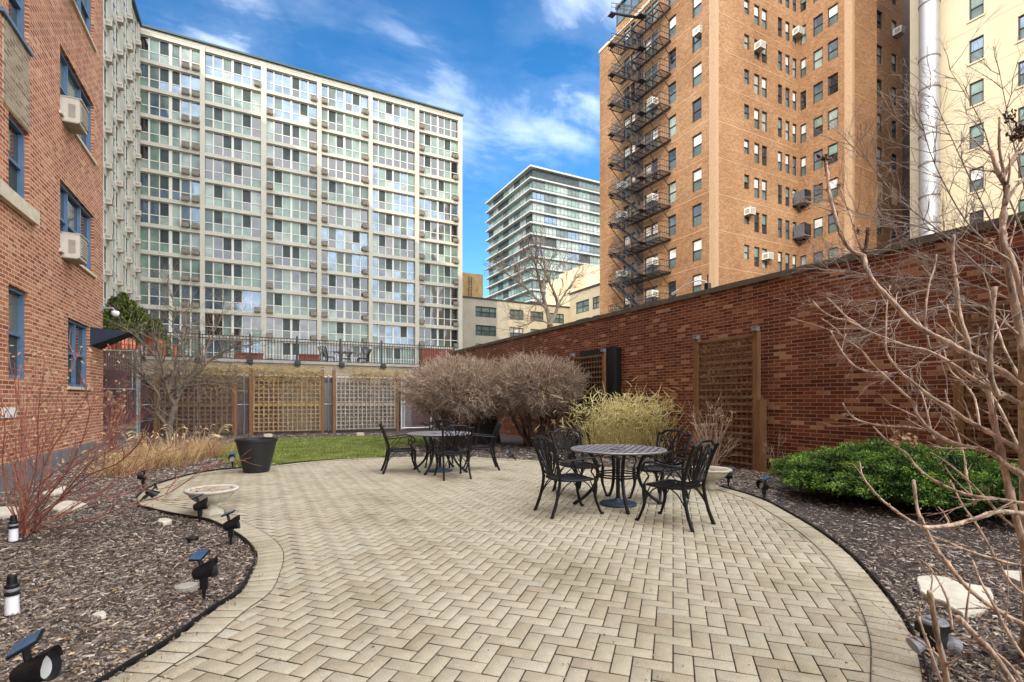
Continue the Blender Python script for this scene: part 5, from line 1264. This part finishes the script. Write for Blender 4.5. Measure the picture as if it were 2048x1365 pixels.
# --- pruned shrubs by the wall ---
def pruned(c, rx, rz, zc, stems, n, seed, label):
    r = random.Random(seed); root = plant('pruned_shrub', None, (c.x, c.y, 0), label, 'shrub', 'rounded pruned shrubs by the brick wall')
    sb = MB(); ends = []
    for i in range(stems):
        a = r.uniform(0, 6.28); b0 = Vector((c.x+.28*math.cos(a)*r.random()*2, c.y+.28*math.sin(a), -.03)); e = Vector((c.x+rx*.75*math.cos(a)*r.uniform(.3,1), c.y+rx*.6*math.sin(a)*r.uniform(.3,1), zc-rz*r.uniform(-.1,.5)))
        mid = b0.lerp(e, .5)+Vector((r.gauss(0,.12), r.gauss(0,.12), .12)); pts = smoothline([b0, mid, e], n=4); sb.tube(pts, [.042-.025*j/(len(pts)-1) for j in range(len(pts))], 6)
        for j in range(3, len(pts)): grow(sb, pts[j], Vector((r.gauss(0,1), r.gauss(0,1), r.gauss(.6,.5))), r.uniform(.4,.8), .014, 1, r, 4, .6, .1, .2, .004, .7, (1,2), 3)
    build('stems', sb, M['barkdark'], root)
    tb = MB(); tones = []
    for i in range(n):
        # start inside the crown, run outward to its shell
        while True:
            q = Vector((r.gauss(0,1), r.gauss(0,1), r.gauss(0,1))).normalized()
            if q.z > -.92: break
        w = (r.uniform(.62, 1.0) if r.random() < .94 else r.uniform(1, 1.1))*(1+.07*math.sin(q.x*7+seed)+.07*math.sin(q.y*9+q.z*6)+.05*math.sin(q.x*15+q.z*11)); fl = .88 if q.z > 0 else 1
        s = Vector((c.x+q.x*rx*w*.92, c.y+q.y*rx*w*.92, zc+q.z*rz*w*.9*fl)); dd = (q+Vector((r.gauss(0,.55), r.gauss(0,.55), r.gauss(.25,.55)))).normalized(); L = r.uniform(.10,.24)
        m1 = s+dd*L*.5+Vector((r.gauss(0,.02), r.gauss(0,.02), r.gauss(0,.02))); e = s+dd*L+Vector((r.gauss(0,.03), r.gauss(0,.03), r.gauss(0,.03)))
        n0 = len(tb.f); tb.tube([s-dd*L*.3, m1, e], [.0065, .005, .0025], 3, cap=False)
        if r.random() < .6: o = (dd+Vector((r.gauss(0,.7), r.gauss(0,.7), r.gauss(0,.7)))).normalized(); tb.tube([m1, m1+o*L*.5], [.004, .002], 3, cap=False)
        tones += [min(1, max(0, r.gauss(.5,.25)))]*(len(tb.f)-n0)
    npmesh('crown', np.array(tb.v), np.array(tb.f), M['bushtwig'], root, np.array(tones))
pruned(gp(925, 892)+Vector((.1,.3,0)), 1.9, 1.08, 1.70, 28, 13000, 3, 'wide rounded pruned shrub with grey-brown twigs behind the farther table'); pruned(gp(1068, 892), 1.52, 1.0, 1.76, 24, 11000, 4, 'rounded pruned shrub close against the brick wall with pinkish twigs')
# --- evergreen ---
def evergreen(lobes, p, label):
    root = plant('evergreen_shrub', None, p, label, 'shrub'); Vs = []; Ts = []; r = NP
    for (cx_, cy_, cz_, rx, ry, rz, n) in lobes:
        n = int(n*2.0); q = r.normal(size=(n, 3)); q /= np.linalg.norm(q, axis=1)[:, None]; q[:, 2] = np.abs(q[:, 2])*np.where(r.random(n) < .2, -.5, 1)
        lump = 1+.10*np.sin(q[:, 0]*9+cx_*5)+.09*np.sin(q[:, 1]*11+cy_*3)+.07*np.sin(q[:, 2]*13+q[:, 0]*6); w = lump*r.uniform(.72, 1.03, n)
        c = np.stack([cx_+q[:, 0]*rx*w, cy_+q[:, 1]*ry*w, cz_+q[:, 2]*rz*w], 1)
        # each spray: five slim leaflets fanned about an outward, drooping axis
        ax = q*[1, 1, .5]+r.normal(0, .35, (n, 3)); ax[:, 2] += .15; ax /= np.linalg.norm(ax, axis=1)[:, None]
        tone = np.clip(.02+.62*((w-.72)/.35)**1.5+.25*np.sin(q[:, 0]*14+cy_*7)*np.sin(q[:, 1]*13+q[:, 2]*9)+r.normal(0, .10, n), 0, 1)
        for kf in range(5):
            o = r.normal(0, .55, (n, 3)); dd = ax+o; dd /= np.linalg.norm(dd, axis=1)[:, None]; L = r.uniform(.022, .05, n)[:, None]; sd = np.cross(dd, r.normal(size=(n, 3))); sd /= np.linalg.norm(sd, axis=1)[:, None]; wd = r.uniform(.004, .0075, n)[:, None]
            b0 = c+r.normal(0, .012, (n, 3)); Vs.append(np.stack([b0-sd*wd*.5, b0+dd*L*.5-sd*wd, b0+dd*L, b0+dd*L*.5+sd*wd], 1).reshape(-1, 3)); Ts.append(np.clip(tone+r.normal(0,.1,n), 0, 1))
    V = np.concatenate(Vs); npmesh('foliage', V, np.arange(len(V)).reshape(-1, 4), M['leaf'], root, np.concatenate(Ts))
    b = MB(); rr_ = random.Random(8)
    for (cx_, cy_, cz_, rx, ry, rz, n) in lobes:
        for i in range(9): a = rr_.uniform(0, 6.28); b.tube(smoothline([Vector((cx_, cy_, -.03)), Vector((cx_+rx*.35*math.cos(a), cy_+ry*.35*math.sin(a), cz_*.6)), Vector((cx_+rx*.8*math.cos(a), cy_+ry*.8*math.sin(a), cz_+rz*.4))], n=3), .012, 5)
    build('stems', b, M['barkdark'], root)
evergreen([(7.6,4.5,.26,.75,.62,.28,3400), (7.5,3.9,.32,.9,.72,.34,4400), (7.75,3.2,.34,.85,.8,.34,4200), (7.1,4.15,.22,.6,.55,.27,2600), (7.15,3.45,.25,.7,.65,.29,3200), (7.6,2.5,.26,.8,.62,.26,3000), (7.95,3.85,.44,.6,.6,.30,2400), (7.3,2.8,.2,.6,.55,.22,1800)], Vector((7.5,3.8,0)), 'spreading dark green evergreen shrub at the foot of the brick wall')
# --- grasses ---
def blades(mbT, p, n, h, spread, r_, droop=.35, w=.004, tones=None, lean=Vector((0,0,0)), stiff=False):
    mb, T = mbT
    for i in range(n):
        a = r_.uniform(0, 6.283); q = p+Vector((math.cos(a), math.sin(a), 0))*abs(r_.gauss(0, spread*.3)); L = h*r_.uniform(.55, 1.1); out = Vector((math.cos(a), math.sin(a), 0))*r_.uniform(.1, .75)*(.45 if stiff else 1)+lean
        pts = [q]; d = (Vector((0,0,1))+out*.6).normalized()
        for k in range(4): d = (d+out*droop*.35+Vector((r_.gauss(0,.09), r_.gauss(0,.09), -.10*k*droop))).normalized(); pts.append(pts[-1]+d*L/4)
        n0 = len(mb.f); mb.tube(pts, [w, w, w*.85, w*.6, w*.25], 3, cap=False, flat=.5); T += [min(1, max(0, r_.gauss(.5,.25)))]*(len(mb.f)-n0)
def grass_clump(us, h, n, label, m='straw', group='dry grasses in the left bed', seed=1, spread=.35, droop=.6, w=.006, stiff=False, name='dry_grass', heads=False):
    r_ = random.Random(seed); mb, T = MB(), []
    g = gp(*us)
    blades((mb, T), g, n, h, spread, r_, droop, w, stiff=stiff)
    if heads:
        for i in range(n//10):
            a = r_.uniform(0, 6.28); q = g+Vector((math.cos(a)*spread*.4, math.sin(a)*spread*.4, 0)); e = q+Vector((math.cos(a)*.35, math.sin(a)*.35, h*r_.uniform(1.1,1.45))); mdl = q.lerp(e, .6)+Vector((0,0,.12)); pts = smoothline([q, mdl, e, e+Vector((math.cos(a)*.12, math.sin(a)*.12, -.04))], n=3); n0 = len(mb.f); mb.tube(pts, [.003]*7+[.01,.012,.004], 4, cap=False); T += [.85]*(len(mb.f)-n0)
    npmesh(name, np.array(mb.v), np.array(mb.f), M[m], col=np.array(T), at=g, label=label, cat='grass', group=group)
for i, (us, h, n, lb_) in enumerate((((300,938), .5, 230, 'dry grass clump behind the lower left spotlight'), ((352,930), .5, 260, 'dry grass clump in the middle of the left row'), ((372,918), .5, 170, 'dry grass clump behind the middle of the left row'), ((424,914), .62, 260, 'tall dry grass clump next to the lawn edge'), ((255,925), .45, 200, 'dry grass clump before the low concrete wall'), ((235,950), .38, 200, 'low dry grass clump nearest the brick building foundation'), ((300,905), .45, 150, 'dry grass clump at the foot of the crabapple'), ((395,900), .5, 110, 'dry grass clump before the brown trellis'))):
    grass_clump(us, h, n, lb_, seed=i+2, heads=i in (6, 7, 1), spread=.9, droop=1.0)
rgr = random.Random(40); mb, T = MB(), []
for i in range(26): g = gp(1262, 913)+Vector((0, rgr.uniform(-.3,.4), 0))+Vector((CA,-SA,0))*rgr.uniform(-.85,.85); blades((mb, T), g, rgr.randint(12, 34), rgr.uniform(.9, 1.5), .2, rgr, .55, .0075)
for i in range(1300):
    g = gp(1262, 913)+Vector((CA,-SA,0))*rgr.gauss(0,.62)+Vector((0, rgr.uniform(-.4,.4), rgr.gauss(1.0,.22))); d = Vector((rgr.gauss(0,1), rgr.gauss(0,1), rgr.gauss(.5,.7))).normalized()*rgr.uniform(.12,.36); n0 = len(mb.f); mb.tube([g, g+d*.5+Vector((0,0,.01)), g+d], [.0065,.006,.003], 3, cap=False); T += [rgr.uniform(.3,1)]*(len(mb.f)-n0)
npmesh('yellow_grass', np.array(mb.v), np.array(mb.f), M['greenstraw'], col=np.array(T), at=gp(1262,913), label='bushy yellow-green grass clump against the brick wall behind the nearer table', cat='grass')
# --- dried hydrangea beside the trellis ---
def stems_with_heads(name, p, n, h, spread, label, seed, m='bark', headn=8, hm='dry', lean=Vector((0,0,0)), r0=.008, sub=2):
    r_ = random.Random(seed); root = plant(name, None, p, label, 'shrub'); sb = MB(); hb = MB()
    for i in range(n):
        a = r_.uniform(0, 6.28); q = p+Vector((math.cos(a), math.sin(a), 0))*r_.uniform(0,.12); d = Vector((math.cos(a)*spread*r_.random(), math.sin(a)*spread*r_.random(), 1))+lean
        grow(sb, q, d, h*r_.uniform(.5,1), r0, sub, r_, 5, .45, .05, .14, .002, .55, (1,2), 4)
    for i in range(headn):
        hb = MB()
        a = r_.uniform(0, 6.28); c = p+Vector((math.cos(a)*spread*h*.5*r_.random(), math.sin(a)*spread*h*.5*r_.random(), h*r_.uniform(.7,1.05)))+lean*h*.6
        sb.tube(smoothline([p, p.lerp(c, .5)+Vector((r_.gauss(0,.05), r_.gauss(0,.05), .05)), c], n=3), .004, 4)
        for k in range(26): o = Vector((r_.gauss(0,1), r_.gauss(0,1), r_.gauss(0,.45))).normalized()*r_.uniform(.02,.06); u_ = Vector((r_.gauss(0,1), r_.gauss(0,1), r_.gauss(0,1))).normalized()*.013; v_ = u_.orthogonal().normalized()*.012; hb.quad(c+o-u_, c+o-v_, c+o+u_, c+o+v_)
        build('flower_head', hb, M[hm], root)
    build('stems', sb, M[m], root)
stems_with_heads('dried_hydrangea', gp(1425, 938), 26, 1.15, .75, 'dried brown hydrangea with flat flower heads before the tall trellis', 5, 'barktan', 12)
stems_with_heads('bare_seedling', gp(1550, 948), 5, .75, .35, 'thin bare shoots between the tall trellis and the evergreen shrub', 6, 'barktan', 0)
stems_with_heads('low_shrub', gp(1120, 905), 16, .8, .8, 'small bare brown shrub between the pruned shrubs and the yellow grass', 9, 'bark', 4)
stems_with_heads('leafy_twigs', gp(225, 905), 22, 1.5, .6, 'twiggy shrub with curled dry leaves at the brick building corner', 13, 'barkred', 26, 'dry', Vector((-.1,-.1,0)))
# --- red-stemmed shrub, left foreground ---
rq = random.Random(31); p0 = gp(45, 1066); root = plant('red_stemmed_shrub', None, p0, 'bare red-stemmed shrub fanning out at the left edge', 'shrub'); sb = MB(); D1 = 5.1
fans = [[(45,1066),(100,1040),(170,1000),(235,965),(290,925),(335,905)], [(50,1066),(120,1035),(200,1000),(270,985),(340,975)], [(40,1066),(70,1000),(110,960),(150,930),(205,880),(228,840)], [(42,1066),(55,1010),(90,960),(180,900),(240,885)], [(35,1066),(30,1000),(40,930),(60,870),(75,800),(90,740)], [(35,1066),(15,990),(5,920),(10,850),(0,790)], [(40,1066),(60,980),(80,910),(105,850),(120,780),(150,720)], [(45,1066),(90,1020),(150,985),(215,950),(300,940)], [(45,1060),(20,1020),(-10,980),(-40,920)], [(45,1066),(110,1055),(180,1040),(260,1010),(330,990),(390,950),(405,930)], [(38,1066),(50,960),(20,880),(35,800),(20,730)], [(48,1066),(130,990),(180,950),(230,930),(262,905),(280,880)], [(45,1066),(80,1010),(130,950),(165,880),(180,820)], [(40,1066),(25,1100),(10,1150),(0,1180)], [(44,1066),(75,1030),(100,985),(85,930),(60,900)]]
for i in range(11):
    u1, v1 = rq.uniform(-40, 300), rq.uniform(740, 960); fans.append([(45+rq.uniform(-8,8),1066),(45+(u1-45)*.35+rq.uniform(-15,15), 1066+(v1-1066)*.45+rq.uniform(-10,10)),(45+(u1-45)*.7+rq.uniform(-12,12), 1066+(v1-1066)*.78),(u1, v1)])
for L in fans:
    dz = rq.uniform(-1.0, .6); n_ = len(L); pts = smoothline([at(u, v, D1+dz*i/(n_-1)) if i else p0+Vector((rq.gauss(0,.05), rq.gauss(0,.05), -.02)) for i, (u, v) in enumerate(L)], n=4)
    sb.tube(pts, [.0085-.006*i/(len(pts)-1) for i in range(len(pts))], 6)
    for i in range(4, len(pts), 2):
        dd = (pts[i]-pts[i-1]).normalized(); o = Vector((rq.gauss(0,1), rq.gauss(0,1), rq.gauss(.5,.8))).normalized(); grow(sb, pts[i], dd+o*.6, rq.uniform(.2,.5), .0042, 1, rq, 4, .5, .06, .12, .0013, .6, (0,2), 4)
build('stems', sb, M['barkred'], root); hb = MB()
for i in range(330):
    c = at(rq.uniform(-20, 250), rq.uniform(690, 930), rq.uniform(4.6, 5.8)); u_ = Vector((rq.gauss(0,1), rq.gauss(0,1), rq.gauss(0,1))).normalized()*rq.uniform(.010,.030); v_ = u_.orthogonal().normalized()*rq.uniform(.007,.018); hb.poly([c-u_, c-v_*.8, c+u_*.9+v_*.2, c+v_])
build('dry_leaves', hb, M['dry'], root)
# --- big bare shrub, right foreground ---
rs = random.Random(17); D2 = 2.6; base = Vector(at(2075, 1365, 2.6)); base.z = 0; root = plant('bare_hydrangea', None, base, 'large bare hydrangea with long pale branches at the right edge, nearest the camera', 'shrub'); sb = MB(); hb = MB()
def br(L, D0_, D1_, r0, r1, buds=True, twig=.5, ox=0, oy=0):
    n_ = len(L); pts = smoothline([at(u, v, D0_+(D1_-D0_)*i/(n_-1)) for i, (u, v) in enumerate(L)], n=4)
    rr = []; 
    for i in range(len(pts)): f = i/(len(pts)-1); rr.append((r0+(r1-r0)*f)*(1.28 if i % 5 == 0 else 1)*rs.uniform(.92,1.08))
    sb.tube(pts, rr, 8)
    if (L[0][0] >= 2040 or L[0][1] > 1365) and D0_ < 2.15: sb.tube(smoothline([Vector((pts[0].x+.05, pts[0].y-.04, -.03)), Vector((pts[0].x+.02, pts[0].y-.02, pts[0].z*.5)), pts[0]], n=3), [rr[0]*1.1]*7, 7)
    elif L[0][0] >= 2040: q0 = base+Vector((rs.gauss(0,.04), rs.gauss(0,.04), -.03)); sb.tube(smoothline([q0, q0.lerp(pts[0], .5)+Vector((0, 0, .08)), pts[0]-(pts[1]-pts[0]).normalized()*.06, pts[0]], n=4), [rr[0]*1.25]*8+[rr[0]*1.08]*5, 7)
    for i in range(2, len(pts)-1, 2):
        dd = (pts[i+1]-pts[i]).normalized(); o = Vector((rs.gauss(0,1), rs.gauss(0,1), rs.gauss(.3,1))); o = (o-dd*o.dot(dd)).normalized()
        sb.tube([pts[i]+o*rr[i]*.6, pts[i]+o*(rr[i]+.004)+dd*.003, pts[i]+o*(rr[i]+.008)+dd*.008], [.0035,.0035,.001], 5)       # bud
        if rs.random() < twig: grow(sb, pts[i], dd*.9+o*.8, rs.uniform(.08,.24), rr[i]*.38+.0008, 1, rs, 5, .5, .03, .1, .0012, .6, (0,1), 4)
LB = [([(2090,1190),(2060,1120),(2030,1030),(2012,950),(1997,885),(1986,835),(1976,780),(1959,753),(1944,718),(1932,671),(1921,636),(1915,589),(1911,548),(1906,513),(1908,470)], 2.3, 2.7, .017, .006),
 ([(2048,776),(2014.6,750),(1979.5,729.6),(1932.6,706),(1886,680),(1850,662),(1815,636),(1783,601),(1751,568),(1733,536),(1727,512),(1704,502),(1682,469),(1668.6,425),(1657.6,381),(1656,350),(1649,318)], 2.3, 3.0, .013, .0075),
 ([(1725,508),(1731,490),(1735,460)], 2.95, 2.95, .008, .006), ([(1727,512),(1714,475),(1699,429),(1688,396),(1678,372)], 2.95, 3.1, .005, .003),
 ([(2048,812),(2026,800),(2000,785),(1973.6,773.5),(1944,756),(1897,724),(1856,703),(1818,694),(1789,684),(1762.7,674),(1727.5,659),(1698,643),(1669,636),(1642.5,621),(1625,602)], 2.3, 3.0, .012, .0035),
 ([(1727,659),(1710,645),(1692,633),(1672,612),(1654,596)], 2.95, 3.1, .005, .003),
 ([(1774,745.6),(1739,744),(1713,735),(1692,715),(1675,688.5),(1661.6,662)], 2.8, 2.95, .006, .003),
 ([(2090,985),(2045,950),(2007,927),(1985,908),(1956,898),(1917,890),(1878.5,872.6),(1852.7,853),(1833,827.5),(1827,806),(1798,779),(1774,756),(1745,729.6),(1721.7,700),(1692,680),(1669,656),(1642.5,637)], 2.3, 2.9, .013, .003),
 ([(2090,930),(2040,900),(1996,875),(1956,852.6),(1930,838),(1897,814.5),(1862,794),(1833,770.6),(1803.7,747),(1780,718),(1771.5,694),(1772,660),(1774,610),(1780,572)], 2.3, 2.8, .011, .003),
 ([(1849.5,861),(1820.5,855),(1775,853),(1736.7,847),(1704.5,834),(1685,806.5)], 2.6, 2.8, .006, .0035),
 ([(2060,1010),(2000,1000),(1943,992),(1904,979),(1865.6,959.6),(1833,934),(1814,908),(1778.6,885.5),(1746,853)], 2.2, 2.7, .009, .003),
 ([(1839,1053.5),(1799,1027.6),(1759,995.6),(1727,956),(1719.5,924)], 2.1, 2.3, .006, .003),
 ([(2090,1275),(2048,1251),(2011,1231),(1967,1203),(1927,1167),(1895,1127),(1871,1095.5),(1851,1055.5),(1835,1019.6),(1827,960)], 1.9, 2.3, .010, .007),
 ([(1843,1055.5),(1899,1051.5),(1951,1037.6),(1999,1023.6),(2060,1030)], 2.15, 2.2, .008, .010), ([(2060,1135),(2019,1127),(1951,1107),(1899,1087.5),(1859,1071.5)], 2.0, 2.2, .006, .004),
 ([(2075,1440),(2040,1390),(1991,1315),(1951,1271),(1915,1235)], 1.75, 1.7, .011, .009), ([(1900,1400),(1888,1330),(1876,1280),(1869,1240),(1859,1183)], 1.8, 1.75, .0095, .0085), ([(1905,1380),(1880,1320),(1850,1290),(1815,1270)], 1.9, 2.0, .006, .003), ([(1890,1390),(1860,1300),(1842,1250),(1835,1220)], 1.9, 2.0, .006, .004),
 ([(2010,792),(1997,791),(1982,753),(1981,694),(1985,624),(1990,575)], 2.2, 2.25, .010, .009), ([(2060,640),(2032,548),(2023,513),(2009,489),(2006,455)], 2.2, 2.3, .012, .006),
 ([(2046,700),(2036,640),(2020,560),(2006,480),(2008,420),(2013,378),(2002,357),(1990,330),(1984,300)], 2.3, 2.4, .017, .007), ([(2008,345),(1999,300),(1999,234)], 2.4, 2.4, .007, .004), ([(2004,360),(2025,320),(2048,288),(2080,250)], 2.35, 2.4, .008, .006), ([(2010,410),(2035,370),(2060,350)], 2.3, 2.3, .007, .005),
 ([(2070,960),(2030,880),(1990,800),(1960,770),(1935,690),(1905,650),(1895,610)], 2.6, 3.2, .009, .003), ([(2070,840),(2040,760),(2010,700),(1995,655),(1990,640)], 2.7, 3.1, .008, .004), ([(1860,700),(1850,640),(1858,570),(1868,540),(1873,510)], 2.8, 2.9, .006, .004), ([(1950,1010),(1935,960),(1925,900),(1905,840),(1890,780)], 2.6, 2.8, .006, .003), ([(1960,860),(1950,800),(1930,770),(1900,740),(1888,700)], 2.6, 2.9, .006, .003), ([(1868,880),(1860,850),(1848,800),(1835,770)], 2.6, 2.8, .005, .003),
 ([(2080,1350),(2030,1290),(1990,1215),(1960,1160),(1945,1120)], 1.7, 1.9, .006, .003), ([(1905,1260),(1895,1200),(1870,1150),(1850,1125)], 2.0, 2.1, .005, .003), ([(2070,1200),(2020,1165),(1960,1060),(1925,1010),(1900,960)], 2.2, 2.5, .007, .003), ([(2070,1080),(2010,1040),(1960,985),(1900,930),(1860,905)], 2.4, 2.7, .007, .003), ([(2060,1390),(2020,1330),(1970,1290)], 1.7, 1.8, .005, .003)]
for L, a_, c_, r0, r1 in LB: br(L, a_, c_, r0, r1, twig=.30 if r0 > .008 else .2)
build('branches', sb, M['barktan'], root, smooth=True)
sb = MB(); br([(1735,538),(1727,514),(1704,502),(1682,469),(1668.6,425),(1657.6,381),(1656,350),(1649,318)], 2.93, 3.0, .0125, .0085, twig=.1); br([(1728,507),(1733,490),(1736,455)], 2.94, 2.95, .0105, .009, twig=0); build('budded_stem', sb, M['drydark'], root, smooth=True)
def dryhead(c, R_, n, m):
    for k in range(n): o = Vector((rs.gauss(0,1), rs.gauss(0,1), rs.gauss(0,.8))).normalized()*R_*rs.uniform(.2,1); u_ = Vector((rs.gauss(0,1), rs.gauss(0,1), rs.gauss(0,1))).normalized()*R_*.32; v_ = u_.orthogonal().normalized()*R_*.26; hb.quad(c+o-u_, c+o-v_, c+o+u_, c+o+v_)
for u, v, D, R_ in ((1649,318,3.0,.05), (2035,262,2.4,.05), (2022,235,2.4,.035), (1735,462,2.95,.02), (1679,372,3.1,.025)): hb = MB(); dryhead(at(u, v, D), R_, 32, 0); build('flower_head', hb, M['drydark'], root)
for u, v, D, R_ in ((1713,460,2.9,.03), (1912,553,2.6,.02), (2046,268,2.4,.05), (1978,484,2.6,.03), (1795,875,2.6,.05), (1693,828,2.7,.018), (1662,662,3,.015), (1820,880,2.7,.04), (1718,463,2.9,.03)): hb = MB(); dryhead(at(u, v, D), R_, 26, 0); build('dry_leaf_cluster', hb, M['dry'], root)
# --- fine-twigged tree by the wall ---
rf = random.Random(77); D3 = 5.6; bs = at(2110, 900, 5.9); bs.z = 0; root = plant('fine_twigged_tree', None, bs, 'small bare tree with a haze of fine horizontal twigs against the brick wall', 'tree'); sb = MB()
hub = at(2100, 640, 5.9); tk = MB(); tk.tube(smoothline([bs, bs.lerp(hub, .5)+Vector((.05,.05,0)), hub], n=4), [.08]*4+[.06]*5, 8); build('trunk', tk, M['bark'], root, smooth=True)
mains = [[(2100,640),(2000,590),(1900,560),(1800,555),(1700,545),(1650,540)], [(2100,620),(1990,560),(1900,480),(1800,400),(1740,330),(1700,290)], [(2100,600),(1990,500),(1930,440),(1870,330),(1845,250)], [(2100,600),(2000,470),(1960,400),(1900,270),(1860,180)], [(2100,640),(2000,620),(1900,610),(1800,640),(1740,670)], [(2100,640),(2010,540),(1900,530),(1780,500),(1690,510)], [(2100,600),(2040,450),(1990,330),(1960,240),(1900,140)], [(2100,650),(2000,660),(1880,700),(1820,740)], [(2100,600),(2060,420),(2030,300),(2000,150)], [(2100,620),(1980,520),(1860,460),(1770,440),(1700,420),(1660,400)], [(2100,640),(1990,640),(1880,580),(1780,600),(1690,600)]]
for L in mains:
    dz = rf.uniform(-.9, .5); n_ = len(L); pts = smoothline([at(u, v, 5.9+(D3+dz-5.9)*i/(n_-1)) for i, (u, v) in enumerate(L)], n=4); N_ = len(pts)
    sb.tube(pts, [.013-.0105*i/(N_-1) for i in range(N_)], 5)
    for i in range(5, N_):
        for _ in range(2):
            dd = (pts[i]-pts[i-1]).normalized(); o = Vector((rf.gauss(0,1), rf.gauss(0,1), rf.gauss(.1,.7))).normalized(); grow(sb, pts[i], dd*.9+o*.75, rf.uniform(.25,.55), .0045, 2, rf, 4, .5, .01, .15, .0014, .7, (1,2), 3)
build('branches', sb, M['barkpale'], root)
# --- tree beyond the wall ---
rt_ = random.Random(5); Dt = 34; bt = at(1103, 800, Dt); bt.z = 0; root = plant('street_tree', None, bt, 'bare street tree beyond the garden wall before the glass tower', 'tree'); tk = MB(); sb = MB()
T_ = lambda u, v, d=0: at(u, v, Dt+d)
tk.tube(smoothline([bt, T_(1102,700), T_(1100,650)], n=3), [.3,.28,.26,.25,.24,.23,.22], 8); build('trunk', tk, M['bark'], root, smooth=True)
for L, r0 in (([(1100,650),(1094,620),(1084,585),(1075,545),(1068,520)], .16), ([(1100,650),(1115,615),(1108,585),(1096,560),(1088,540),(1070,515)], .14), ([(1094,620),(1075,600),(1050,575),(1030,560),(1012,548)], .10), ([(1115,615),(1128,590),(1140,575),(1150,560)], .08), ([(1084,585),(1090,550),(1086,515),(1078,490)], .09), ([(1050,575),(1040,550),(1038,535)], .06), ([(1100,650),(1080,640),(1062,645),(1050,650)], .06)):
    pts = smoothline([T_(u, v, rt_.uniform(-1,1)*.6) for u, v in L], n=3); N_ = len(pts); sb.tube(pts, [r0*(1-.75*i/(N_-1)) for i in range(N_)], 6)
    for i in range(3, N_):
        for _ in range(2): dd = (pts[i]-pts[i-1]).normalized(); grow(sb, pts[i], dd+Vector((rt_.gauss(0,.6), rt_.gauss(0,.6), rt_.gauss(.2,.5))), rt_.uniform(.9,2.0), r0*.22, 2, rt_, 4, .5, .03, .18, .010, .65, (1,2), 3)
build('branches', sb, M['bark'], root)
# --- hedge of conifers on the terrace ---
for i, (u, Y, h) in enumerate(((212, 31, 2.7), (228, 31.3, 3.3), (246, 31, 3.5), (263, 31.4, 3.2), (280, 31, 2.8), (296, 31.2, 2.5), (312, 31, 2.3))):
    c = Vector((xon(u, Y), Y, zT)); rr = NP; n = 2600; zf = rr.uniform(0, 1, n)**.8; ra = (.62*(1-zf**2.2)+.06)*rr.uniform(.75,1.12,n); a = rr.uniform(0, 6.283, n)
    q = np.stack([c.x+ra*np.cos(a), c.y+ra*np.sin(a), zT+.02+zf*h], 1); d = rr.normal(0, 1, (n, 3)); d[:, 2] += .8; d /= np.linalg.norm(d, axis=1)[:, None]; s = np.cross(d, rr.normal(size=(n,3))); s /= np.linalg.norm(s, axis=1)[:, None]; L = rr.uniform(.10,.22,n)[:, None]
    V = np.stack([q, q+d*L*.5+s*L*.3, q+d*L, q+d*L*.5-s*L*.3], 1).reshape(-1, 3)
    rt2 = empty('conifer', c, label='x', cat='tree', group='row of conifers on the terrace')
    rt2['label'] = ['conifer nearest the brick building corner in the terrace row', 'second conifer from the brick building corner on the terrace', 'tallest conifer of the terrace row, behind the orange chairs', 'fourth conifer from the left in the terrace row', 'fifth conifer from the left in the terrace row', 'second conifer from the right end of the terrace row', 'rightmost and lowest conifer of the terrace row'][i]
    npmesh('foliage', V, np.arange(len(V)).reshape(-1, 4), M['hedge'], rt2, rr.uniform(0, 1, n)); b = MB(); b.tube([c, c+Vector((0,0,h*.8))], [.06,.02], 6); build('trunk', b, M['bark'], rt2)
for o in bpy.data.objects:
    if o.type == 'MESH' and o.parent is None and 'kind' not in o and 'category' not in o: print('untagged', o.name)
